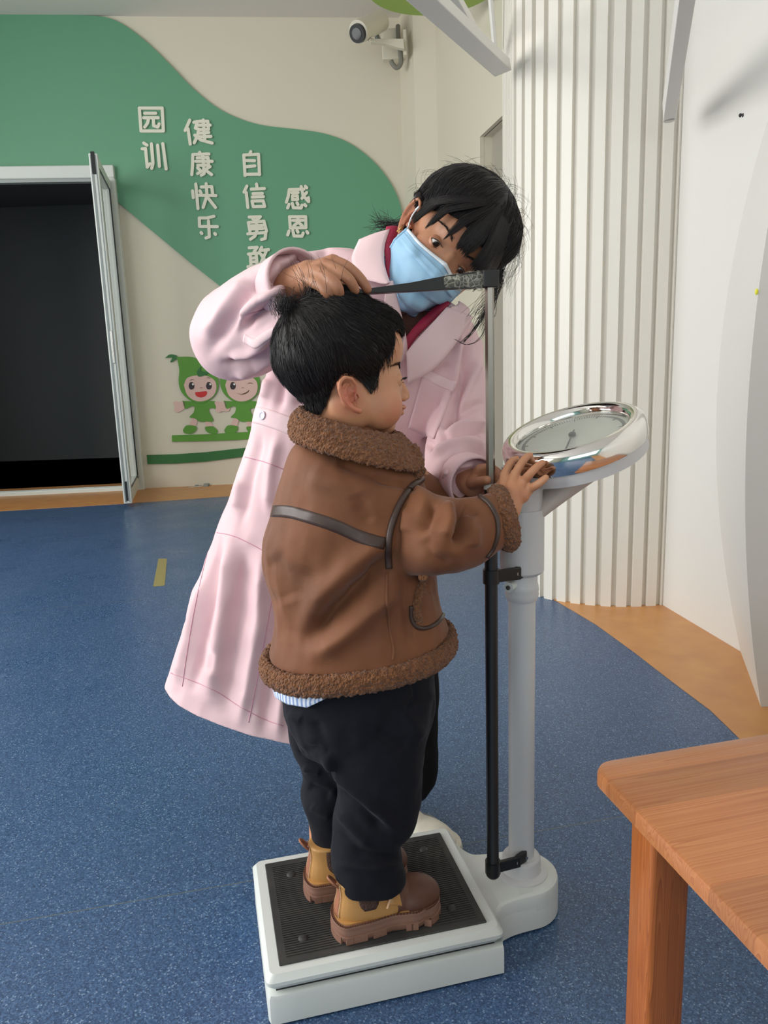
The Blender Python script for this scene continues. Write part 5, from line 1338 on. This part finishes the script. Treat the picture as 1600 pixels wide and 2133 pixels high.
# loose hairs: wisps behind the ear, strands hanging by the rod, flyaways round the head
W = []
def pxpath(pts, k=5): return smooth_path([atY(*p) for p in pts], k)
for i in range(80):
    a = RNG.randn(2) * 6; L_ = RNG.rand()
    W.append(pxpath([(850 + a[0] * .5, 455 + a[1], 1.44), (835 + a[0], 462 + a[1] + 6 * L_, 1.46), (815 - 10 * L_ + RNG.randn() * 6, 468 + RNG.randn() * 7, 1.47), (800 - 35 * L_ + RNG.randn() * 8, 462 + RNG.randn() * 16, 1.48)]))
strands('loose_hair', W, m_hair, nh, .00038); W = []
for i in range(60):
    a = RNG.randn(4) * 5; W.append(pxpath([(1048 + a[0], 560 + a[1] * 2, 1.34), (1036 + a[1], 600 + a[2], 1.33), (1018 + a[2] * 1.6, 640 + a[3] * 3, 1.33), (995 + a[3] * 3, 655 + RNG.rand() * 45, 1.33)]))
for i in range(14):
    a = RNG.randn(4) * 2; W.append(pxpath([(1040 + a[0], 575, 1.34), (1020 + a[1], 630, 1.33), (992 + a[2], 680, 1.32), (960 + a[3] * 2, 716, 1.32)], 7))
for i in range(4):
    a = RNG.randn(4) * 2; W.append(pxpath([(1034, 600, 1.34), (1018 + a[0], 670, 1.33), (1000 + a[1], 705, 1.32), (972 + a[2], 718, 1.32), (945 + a[3], 706, 1.32)], 7))
strands('loose_hair', W, m_hair, nh, .00038)
W = []
for i in range(230):
    t = RNG.rand() * 2 * math.pi; q0 = np.array([966 + 122 * math.cos(t), 462 + 116 * math.sin(t)])
    if 100 < math.degrees(t) < 215: continue
    d = unit(np.array([math.cos(t), math.sin(t)])) ; tg = np.array([-d[1], d[0]]) * (1 if RNG.rand() < .5 else -1); L_ = 8 + 30 * RNG.rand() ** 2
    q1 = q0 - d * 16; q2 = q0 + d * L_ * .4 + tg * L_ * .4; q3 = q0 + d * L_ * .6 + tg * L_ * 1.1
    W.append(pxpath([(q1[0], q1[1], 1.41), (q0[0], q0[1], 1.40), (q2[0], q2[1], 1.40), (q3[0], q3[1], 1.40)], 4))
for i in range(26):
    a = RNG.randn(4) * 8; W.append(pxpath([(1085 + a[0] * .5, 470 + a[1], 1.40), (1082 + a[1], 520 + a[2], 1.38), (1070 + a[2], 560 + a[3], 1.36), (1050 + a[3], 600 + a[0] * 2, 1.34)]))
strands('flyaway_hair', W, m_hair, nh, .00022)
# ---------------------------------------------------------------- mask
m_mask = mat('blue_mask_cloth', (150, 190, 218), .75, bump=('noise', 500, .12, .0006)); m_maskw = mat('white_mask_edge', (226, 234, 240), .75)
rings = []; ns, nt_ = 40, 40
cf = lambda t: np.interp(t, [0, .15, .32, .55, .75, .9, 1], [.094, .108, .1165, .112, .108, .096, .066])
cu_t = lambda t: np.interp(t, [0, .15, .32, .55, .75, .9, 1], [-.038, -.054, -.070, -.097, -.121, -.140, -.156])
gridp = []
for i in range(ns + 1):
    s_ = -1 + 2 * i / ns; row = []
    for j in range(nt_ + 1):
        t = j / nt_; w_h = np.interp(t, [0, .4, 1], [.072, .074, .060]); k = abs(s_) ** 1.9
        f_ = cf(t) * (1 - k) + np.interp(t, [0, .5, 1], [.018, .022, .008]) * k; u_ = cu_t(t) * (1 - k) + np.interp(t, [0, 1], [-.052, -.124]) * k
        if t < .25: u_ += -.006 * (1 - t / .25) * (1 - (2 * abs(s_) - 1) ** 2) * .8
        pl_ = .0026 * math.sin(t * math.pi * 6.0) * (1 - s_ ** 4) * (t > .12) + .0022 * math.sin(s_ * 11 + t * 8) * t
        row.append(G(f_ + pl_, s_ * w_h, u_))
    gridp.append(row)
def sheet(grid, th, m, name, parent):
    ni, nj = len(grid), len(grid[0]); Vv = np.array(grid).reshape(-1, 3); Fs = []
    for i in range(ni - 1):
        for j in range(nj - 1): Fs.append((i * nj + j, (i + 1) * nj + j, (i + 1) * nj + j + 1, i * nj + j + 1))
    o = build(name, (Vv, Fs), m, parent, smooth='all'); md = o.modifiers.new('th', 'SOLIDIFY'); md.thickness = th; md.offset = 0; return o
for row in gridp:
    for j, p in enumerate(row):
        h = bvN.ray_cast(Vector(p + G.f * .09), Vector(-G.f))
        if h[0] is not None:
            df = (np.array(h[0]) - p) @ G.f
            if df > -.004: row[j] = p + G.f * (df + .004)
gp = np.array(gridp)
for _ in range(3): gp[1:-1, 1:-1] = .5 * gp[1:-1, 1:-1] + .125 * (gp[:-2, 1:-1] + gp[2:, 1:-1] + gp[1:-1, :-2] + gp[1:-1, 2:]) + G.f * .0006
for j in range(nt_ + 1):
    t = j / nt_
    if t > .1:
        for i in range(ns + 1):
            s_ = -1 + 2 * i / ns; ed = 1 - s_ ** 6
            saw = ((t * 3.6) % 1.0); gp[i, j] += G.f * (.0060 * (saw ** 2) * ed + .0050 * math.sin(s_ * 7 + 2.6 * math.sin(t * 6)) * t * ed + .0018 * math.sin(s_ * 17 + t * 12) * t * ed)
gridp = [list(r) for r in gp]
mk_ = sheet(gridp, .0012, m_mask, 'mask', nurse)
edge = [[gridp[i][0] + G.f * .0012 + G.u * .001, gridp[i][0] + (gridp[i][2] - gridp[i][0]) * .45 + G.f * .0016, gridp[i][2] + G.f * .0014] for i in range(ns + 1)]
sheet(edge, .0010, m_maskw, 'white_border', mk_)
m_st2 = mat('mask_stitch', (96, 112, 128), .8); mb = MB()
for row_j, off_ in ((2.1, 0), (5.2, 0)):
    j0 = int(row_j)
    for i in range(ns):
        for f_ in (.1, .6):
            a = gridp[i][j0] * (1 - f_) + gridp[i + 1][j0] * f_; b = gridp[i][j0] * (1 - f_ - .25) + gridp[i + 1][j0] * (f_ + .25); mb.tube([a + G.f * .0024, b + G.f * .0024], .0003, 5)
build('stitch_line', mb, m_st2, mk_)
for sg, gi_ in ((-1, 0), (1, ns)):
    e0 = gridp[gi_][0]; e1 = gridp[gi_][nt_]; er = G(-.004, sg * .081, -.012); eb = G(-.022, sg * .078, -.040)
    build('ear_loop', MB().tube(smooth_path([e0, e0 * .5 + er * .5 + G.r * sg * .004, er, eb, e1 * .5 + eb * .5, e1], 5), .0014, 8), m_maskw, mk_, smooth='all')
    build('side_hem', MB().tube([gridp[gi_][j] for j in range(0, nt_ + 1, 2)], .0026, 8), m_mask, mk_, smooth='all')
# ---------------------------------------------------------------- neckwear
m_knit = mat('brown_knit', (96, 62, 52), .9, bump=('noise', 240, .4, .002)); m_red_ = mat('crimson_fabric', (168, 30, 66), .6, noise=(30, (140, 22, 54), .3, .7))
def band(name, c0, c1, r0, r1, m, parent, th=.006, sq=.9):
    ax = unit(c1 - c0); u_, w_ = perp(ax); rg = []
    for t, rr in ((0, r0), (.3, r0 * .6 + r1 * .4), (.7, r1), (1, r1)):
        c = c0 * (1 - t) + c1 * t; rg.append([c + (u_ * math.cos(a) + w_ * math.sin(a)) * rr for a in np.linspace(0, 2 * math.pi, 36, endpoint=False)])
    o = build(name, MB().loft(rg, caps=False), m, parent, smooth='all'); md = o.modifiers.new('s', 'SOLIDIFY'); md.thickness = th; md.offset = 0; return o
kc = G(-.018, 0, -.125)
band('knit_neck', NB - (kc - NB) * .35, NB * .25 + kc * .75, .072, .058, m_knit, nurse)
# ---------------------------------------------------------------- coat
m_pink = mat('pink_coat_cloth', (232, 200, 202), .72, sheen=.05, noise=(3, (226, 190, 194), .3, .7), bump=('noise', 700, .08, .0005))
mb = MB()
rings = [pxring((735, 520), (950, 640), 1.465, .060), pxring((668, 520), (990, 680), 1.47, .078), pxring((620, 585), (1003, 750), 1.475, .092), pxring((588, 680), (990, 830), 1.485, .098),
         pxring((560, 770), (930, 905), 1.50, .100), pxring((533, 845), (880, 970), 1.515, .100), pxring((510, 935), (880, 1050), 1.53, .118), pxring((478, 1030), (892, 1120), 1.54, .132), pxring((440, 1130), (898, 1200), 1.55, .146),
         pxring((402, 1240), (903, 1290), 1.555, .158), pxring((372, 1340), (906, 1380), 1.56, .168), pxring((346, 1424), (908, 1452), 1.56, .172), pxring((325, 1505), (912, 1530), 1.56, .178)]
mb.loft(smooth_rings(rings, 4))
up = [B_(705, 590, 1.47), B_(640, 612, 1.45), B_(570, 655, 1.42), B_(505, 690, 1.385), B_(485, 700, 1.36)]
mb.tube(smooth_path(up, 4), np.interp(np.linspace(0, 1, 17), [0, .25, .5, .8, 1], [.064, .072, .082, .084, .078]), 28); mb.ell(B_(492, 700, 1.365), (.080, .080, .078))
fo = [B_(490, 698, 1.365), B_(530, 665, 1.31), B_(575, 622, 1.255), B_(612, 592, 1.222)]
mb.tube(smooth_path(fo, 4), np.interp(np.linspace(0, 1, 13), [0, .4, .8, 1], [.080, .072, .055, .050]), 28)
la = [B_(950, 715, 1.47), B_(958, 790, 1.465), B_(955, 870, 1.44), B_(948, 935, 1.395), B_(955, 985, 1.33), B_(978, 1004, 1.275)]
mb.tube(smooth_path(la, 4), np.interp(np.linspace(0, 1, 21), [0, .25, .5, .75, 1], [.050, .047, .053, .058, .043]), 28); mb.ell(la[3], (.056, .056, .056))
V, Fq = fuse(mb, .0036, 7)
ST = [  # sleeve over the child's head
 ([(625, 545), (590, 580), (540, 600), (525, 590)], 9, -.010), ([(600, 625), (560, 640), (520, 668), (505, 690)], 9, -.014), ([(610, 645), (560, 690), (520, 715)], 10, .010), ([(590, 600), (545, 625), (500, 660)], 13, .010),
 ([(560, 560), (520, 610), (470, 680), (440, 730)], 12, -.007), ([(520, 580), (470, 640), (430, 700)], 14, .007), ([(570, 725), (520, 750), (470, 755)], 9, -.010), ([(575, 740), (530, 770), (490, 778)], 8, .008), ([(560, 700), (520, 735), (480, 745)], 9, .008),
 ([(640, 510), (600, 545), (560, 565)], 10, .007), ([(575, 555), (600, 560), (625, 552)], 7, -.006), ([(680, 515), (660, 560), (620, 600)], 8, -.005), ([(700, 560), (720, 620), (740, 700)], 16, -.006), ([(660, 700), (640, 760), (620, 830)], 14, .007),
 ([(600, 760), (585, 810), (580, 850)], 10, -.007), ([(560, 790), (552, 830)], 9, .006), ([(640, 780), (620, 850)], 11, -.007),
 # chest and left sleeve
 ([(940, 760), (900, 780), (870, 770)], 10, -.005), ([(960, 690), (948, 760), (935, 830), (915, 900)], 7, .007), ([(975, 700), (968, 780), (950, 850), (925, 910)], 7, -.008), ([(1000, 745), (975, 800), (960, 860)], 9, .006),
 ([(1008, 840), (960, 860), (925, 890)], 9, -.007), ([(1012, 880), (960, 885), (920, 905)], 8, .008), ([(1014, 905), (965, 905), (925, 915)], 7, -.008), ([(1016, 930), (975, 920), (935, 930), (900, 950)], 8, .009),
 ([(1016, 955), (985, 940), (950, 950), (920, 975)], 7, -.009), ([(990, 965), (950, 970), (920, 1000)], 8, .008), ([(930, 960), (915, 1000), (925, 1035)], 7, -.007), ([(960, 985), (940, 1020)], 7, -.006), ([(890, 960), (885, 1000), (905, 1040)], 8, .005),
 ([(880, 920), (905, 930), (940, 905)], 9, -.010),
 # skirt
 ([(545, 905), (520, 1000), (500, 1090)], 10, -.006), ([(580, 910), (565, 980), (560, 1060)], 12, .007), ([(455, 1130), (440, 1240), (420, 1340), (405, 1430)], 11, -.010), ([(480, 1130), (470, 1250), (455, 1350), (440, 1450)], 16, .011),
 ([(510, 1150), (500, 1280), (480, 1400), (470, 1480)], 14, -.008), ([(545, 1160), (540, 1300), (515, 1440), (500, 1500)], 14, .009), ([(585, 1200), (575, 1320), (560, 1430), (550, 1520)], 13, -.008), ([(420, 1200), (395, 1330), (370, 1425)], 12, .009), ([(600, 1300), (590, 1420), (580, 1530)], 12, .008),
 ([(430, 1330), (450, 1360), (445, 1400)], 8, -.004), ([(500, 1000), (490, 1060)], 10, .005)]
V = folds(V, Fq, [(a, b, c * 1.7) for a, b, c in ST]); V = relax(V, Fq, 1); V = rough(V, Fq, .0035, 13, 21)
def in_poly(X, Y, poly):
    ins = np.zeros(X.shape, bool); n = len(poly)
    for i in range(n):
        (x1, y1), (x2, y2) = poly[i], poly[i - 1]
        c = ((y1 > Y) != (y2 > Y)) & (X < (x2 - x1) * (Y - y1) / (y2 - y1 + 1e-9) + x1); ins ^= c
    return ins
X_, Y_ = proj(V[Fq].mean(axis=1)); N_ = normals(V, Fq)[Fq[:, 0]]; vw = CAM - V[Fq[:, 0]]
cutf = in_poly(X_, Y_, [(800, 440), (812, 520), (818, 590), (846, 728), (900, 668), (935, 636), (965, 600), (900, 440)]) & ((N_ * vw).sum(1) > -.3) & (V[Fq[:, 0]][:, 1] < 1.50)
V, Fq, _u = submesh(V, Fq, ~cutf)
coat = build('coat', (V, Fq), m_pink, nurse, smooth='all')
bm = bmesh.new(); bm.from_mesh(coat.data); o0 = ORIG[coat.name]
for co_, no_ in (((-.20, 0, .264), (.25, 0, 1)), ((0, 0, .258), (0, 0, 1))):    # the coat is open at its straight cut hem
    bmesh.ops.bisect_plane(bm, geom=bm.verts[:] + bm.edges[:] + bm.faces[:], plane_co=Vector(co_) - Vector(o0), plane_no=Vector(no_).normalized(), clear_inner=True)
bm.to_mesh(coat.data); bm.free()
md_ = coat.modifiers.new('th', 'SOLIDIFY'); md_.thickness = .003; md_.offset = -1
mk2 = MB().loft(smooth_rings([pxring((770, 560), (930, 640), 1.475, .045), pxring((730, 600), (960, 690), 1.475, .065), pxring((720, 680), (960, 780), 1.48, .075), pxring((700, 800), (900, 880), 1.50, .07)], 4))
Vk, Fk = fuse(mk2, .004, 4); build('sweater', (Vk, Fk), mat('sweater_knit', (92, 60, 50), .9, bump=('noise', 240, .4, .002)), nurse, smooth='all'); bvC = bvh_of(V, Fq)
def cribbon(name, pts, w, th, m, parent=coat, k=8, lift=.0006, nn=6): return build(name, ribbon(bvC, pts, w, th, lift, k, nn), m, parent, smooth='all')
def cpiece(name, poly, th, m, parent, n=14):
    """cloth piece lying on the coat: quad patch given by four corners in the photo"""
    a, b, c, d = [np.array(p, float) for p in poly]; g = []
    for i in range(n + 1):
        row = []; s_ = i / n
        for j in range(n + 1):
            t = j / n; p = (a * (1 - s_) + b * s_) * (1 - t) + (d * (1 - s_) + c * s_) * t; q, nq = on_surface(bvC, p[0], p[1], th)
            row.append(q if q is not None else (row[-1] if row else atY(p[0], p[1], 1.4)))
        g.append(row)
    return sheet(g, .002, m, name, parent)
m_pink2 = mat('pink_coat_trim', (234, 204, 206), .7); m_seam = mat('pink_seam', (206, 150, 168), .8)
cribbon('belt', [(523, 862), (550, 868), (580, 878), (612, 890), (650, 905)], .0165, .0012, m_pink2)
for x_, y_ in ((549, 866), (526, 862)):
    q, nq = on_surface(bvC, x_, y_, .004)
    if q is not None:
        bt_ = build('button', MB().lathe(q - nq * .001, nq, [(.0085, 0), (.0085, .0015), (.0065, .0022), (.006, .0012), (.001, .0012)], 24), mat('pearl_button', (226, 220, 232), .2, coat=.6), coat, smooth='all')
for pts in ([(356, 1402), (400, 1418), (450, 1440), (500, 1472), (550, 1498), (590, 1512)], [(503, 955), (480, 1010), (452, 1090), (428, 1170), (405, 1270), (388, 1370), (380, 1430)], [(568, 1238), (552, 1330), (535, 1420), (518, 1505)], [(510, 952), (550, 962), (592, 978)], [(446, 1108), (490, 1118), (545, 1145), (570, 1160)]):
    P = draped(bvC, pts, .0002, 8); build('seam', MB().tube(P, .0009, 6), m_seam, coat, smooth='all')
cpiece('chest_pocket', [(884, 770), (948, 800), (905, 915), (850, 890)], .0022, m_pink, coat)
cribbon('pocket_band', [(882, 778), (912, 792), (948, 806)], .0095, .0012, m_pink2, lift=.0028)
cribbon('sleeve_tab', [(508, 704), (530, 716), (552, 702), (575, 690)], .008, .0012, m_pink2)
P = draped(bvC, [(514, 655), (560, 640), (600, 622)], .0004, 6); build('seam', MB().tube(P, .0010, 6), m_seam, coat, smooth='all')
# cuffs as open hems with real thickness
def cuff(name, c0, c1, r0, r1, parent): return band(name, c0, c1, r0, r1, m_pink, parent, .004)
cuff('cuff', B_(598, 602, 1.238), B_(622, 586, 1.205), .0515, .050, coat)
cuff('cuff', B_(968, 998, 1.292), B_(990, 1008, 1.252), .0455, .044, coat)
# collar flaps
def flap(name, outer, inner, m, parent, th=.0025):
    O = smooth_path([atY(*p) for p in outer], 6); I = smooth_path([atY(*p) for p in inner], 6); n = min(len(O), len(I)); g = []
    for i in range(n):
        row = []
        for j in range(9):
            t = j / 8; p = O[i] * (1 - t) + I[i] * t; row.append(p + np.array([0, -.004 * math.sin(t * math.pi), .001 * math.sin(t * math.pi)]))
        g.append(row)
    return sheet(g, th, m, name, parent)
flap('collar_flap', [(748, 500, 1.44), (733, 540, 1.405), (748, 575, 1.375), (790, 590, 1.35), (806, 592, 1.345)], [(812, 478, 1.44), (802, 510, 1.415), (800, 540, 1.39), (804, 565, 1.37), (812, 590, 1.35)], m_pink2, coat)
flap('collar_flap', [(978, 645, 1.44), (975, 662, 1.41), (960, 676, 1.40), (944, 664, 1.39), (940, 645, 1.385)], [(955, 628, 1.44), (955, 632, 1.42), (950, 636, 1.41), (944, 638, 1.40), (938, 640, 1.39)], m_pink2, coat)
flap('lapel', [(806, 590, 1.35), (800, 640, 1.345), (812, 700, 1.345), (830, 760, 1.35)], [(818, 585, 1.36), (832, 640, 1.36), (845, 700, 1.36), (850, 740, 1.365)], m_pink2, coat)
flap('lapel', [(985, 660, 1.40), (960, 700, 1.375), (930, 740, 1.36), (895, 775, 1.352), (850, 800, 1.35)], [(930, 640, 1.375), (905, 668, 1.362), (880, 695, 1.352), (862, 715, 1.348), (846, 735, 1.345)], m_pink2, coat)
# crimson collar and inner front
flap('inner_collar', [(806, 474, 1.452), (800, 500, 1.43), (803, 540, 1.40), (806, 590, 1.38)], [(833, 474, 1.452), (822, 505, 1.43), (820, 540, 1.41), (832, 620, 1.385)], m_red_, nurse, .005)
flap('inner_front', [(845, 735, 1.362), (870, 700, 1.372), (905, 665, 1.385), (938, 632, 1.40)], [(840, 714, 1.372), (862, 684, 1.382), (893, 652, 1.395), (922, 626, 1.41)], m_red_, nurse, .004)
# ---------------------------------------------------------------- trousers and sneakers
m_ntr = mat('black_trousers', (14, 14, 17), .85, spec=.2)
mb = MB()
mb.tube(smooth_path([B_(800, 1250, 1.54), B_(850, 1400, 1.51), B_(860, 1520, 1.50), B_(864, 1620, 1.49), NA[0] + np.array([.026, -.012, .012])], 4), np.interp(np.linspace(0, 1, 17), [0, .4, .7, 1], [.08, .055, .047, .044]), 24)
mb.tube(smooth_path([B_(700, 1250, 1.55), B_(700, 1400, 1.53), NA[1] + np.array([0, .01, .15]), NA[1] + np.array([0, 0, -.01])], 4), np.interp(np.linspace(0, 1, 13), [0, .4, .7, 1], [.08, .060, .050, .046]), 24)
mb.ell(B_(720, 1200, 1.55), (.13, .09, .12))
V, Fq = fuse(mb, .004, 5); V = rough(V, Fq, .004, 14, 5); build('trousers', (V, Fq), m_ntr, nurse, smooth='all')
m_snk = mat('cream_sneaker', (222, 218, 202), .5, noise=(30, (206, 202, 186), .4, .7)); m_gry = mat('grey_suede', (150, 150, 150), .8); m_snb = mat('sneaker_black', (36, 36, 38), .6)
def sneaker(a, d):
    f = d; r = np.array([f[1], -f[0], 0]); o = np.array([a[0], a[1], 0]) - f * .06; P = lambda x, y, z: o + f * x + r * y + ZU * z; Ln = .235
    def plan(g, k=44):
        out = []
        for t in np.linspace(0, 2 * math.pi, k, endpoint=False):
            x = (.5 - .5 * math.cos(t)) * Ln; u_ = x / Ln; w = .034 * math.sqrt(max(0, 1 - ((.14 - u_) / .14) ** 2)) if u_ < .14 else (.046 * math.sqrt(max(0, 1 - ((u_ - .78) / .22) ** 2)) if u_ > .78 else np.interp(u_, [.14, .4, .78], [.034, .035, .046]))
            out.append((x + (x - Ln / 2) * g / .1, (1 if t < math.pi else -1) * w * (1 + g / .04)))
        return out
    s_ = build('sneaker', MB().loft([[P(x, y, z) for x, y in plan(g)] for z, g in ((.001, -.002), (.006, .001), (.018, .003), (.030, .001), (.032, -.002))]), m_snk, nurse, smooth=True)
    mu = MB().ell(P(.155, 0, .036), (.074, .042, .030), [f, r, ZU], 26, 16); mu.ell(P(.065, 0, .045), (.062, .036, .042), [f, r, ZU], 26, 16); mu.tube([P(.055, 0, .05), P(.050, 0, .098)], [.038, .036], 20)
    mu.ell(P(.11, 0, .052), (.05, .030, .030), [f, r, ZU])
    Vs, Fs_ = fuse(mu, .003, 5); Vs[:, 2] = np.maximum(Vs[:, 2], .028); build('upper', (Vs, Fs_), m_snk, s_, smooth='all')
    bv = bvh_of(Vs, Fs_)
    def patch(name, pts, w, m):
        rings = []; PP = []
        for p in smooth_path([P(*q) for q in pts], 4):
            h = bv.find_nearest(Vector(p)); PP.append((np.array(h[0]), np.array(h[1])))
        for i, (q, nn) in enumerate(PP):
            dd = unit(PP[min(i + 1, len(PP) - 1)][0] - PP[max(i - 1, 0)][0]); sv = unit(np.cross(nn, dd)); rings.append([q + sv * w * t + nn * .0022 for t in (-1, -.4, .4, 1)] + [q + sv * w - nn * .003, q - sv * w - nn * .003])
        build(name, MB().loft(rings), m, s_, smooth='all')
    for sg in (-1, 1):
        patch('side_panel', [(.10, sg * .04, .055), (.13, sg * .045, .045), (.16, sg * .045, .038)], .011, m_gry)
        patch('heel_panel', [(.02, sg * .03, .085), (.00, sg * .02, .06), (.01, sg * .035, .04), (.06, sg * .04, .036)], .007, m_snb)
    for k in range(4):
        x = .088 + k * .017; z = .094 - k * .010
        build('lace', MB().tube(smooth_path([P(x, -.024, z - .006), P(x + .004, 0, z + .002), P(x, .024, z - .006)], 4), .0026, 8), m_snk, s_, smooth='all')
    build('lace_loop', MB().tube(smooth_path([P(.080, .0, .100), P(.085, .020, .108), P(.098, .032, .100), P(.102, .020, .090), P(.088, .004, .098)], 5), .0028, 8), m_snk, s_, smooth='all')
sneaker(NA[0], ND[0]); sneaker(NA[1], ND[1])
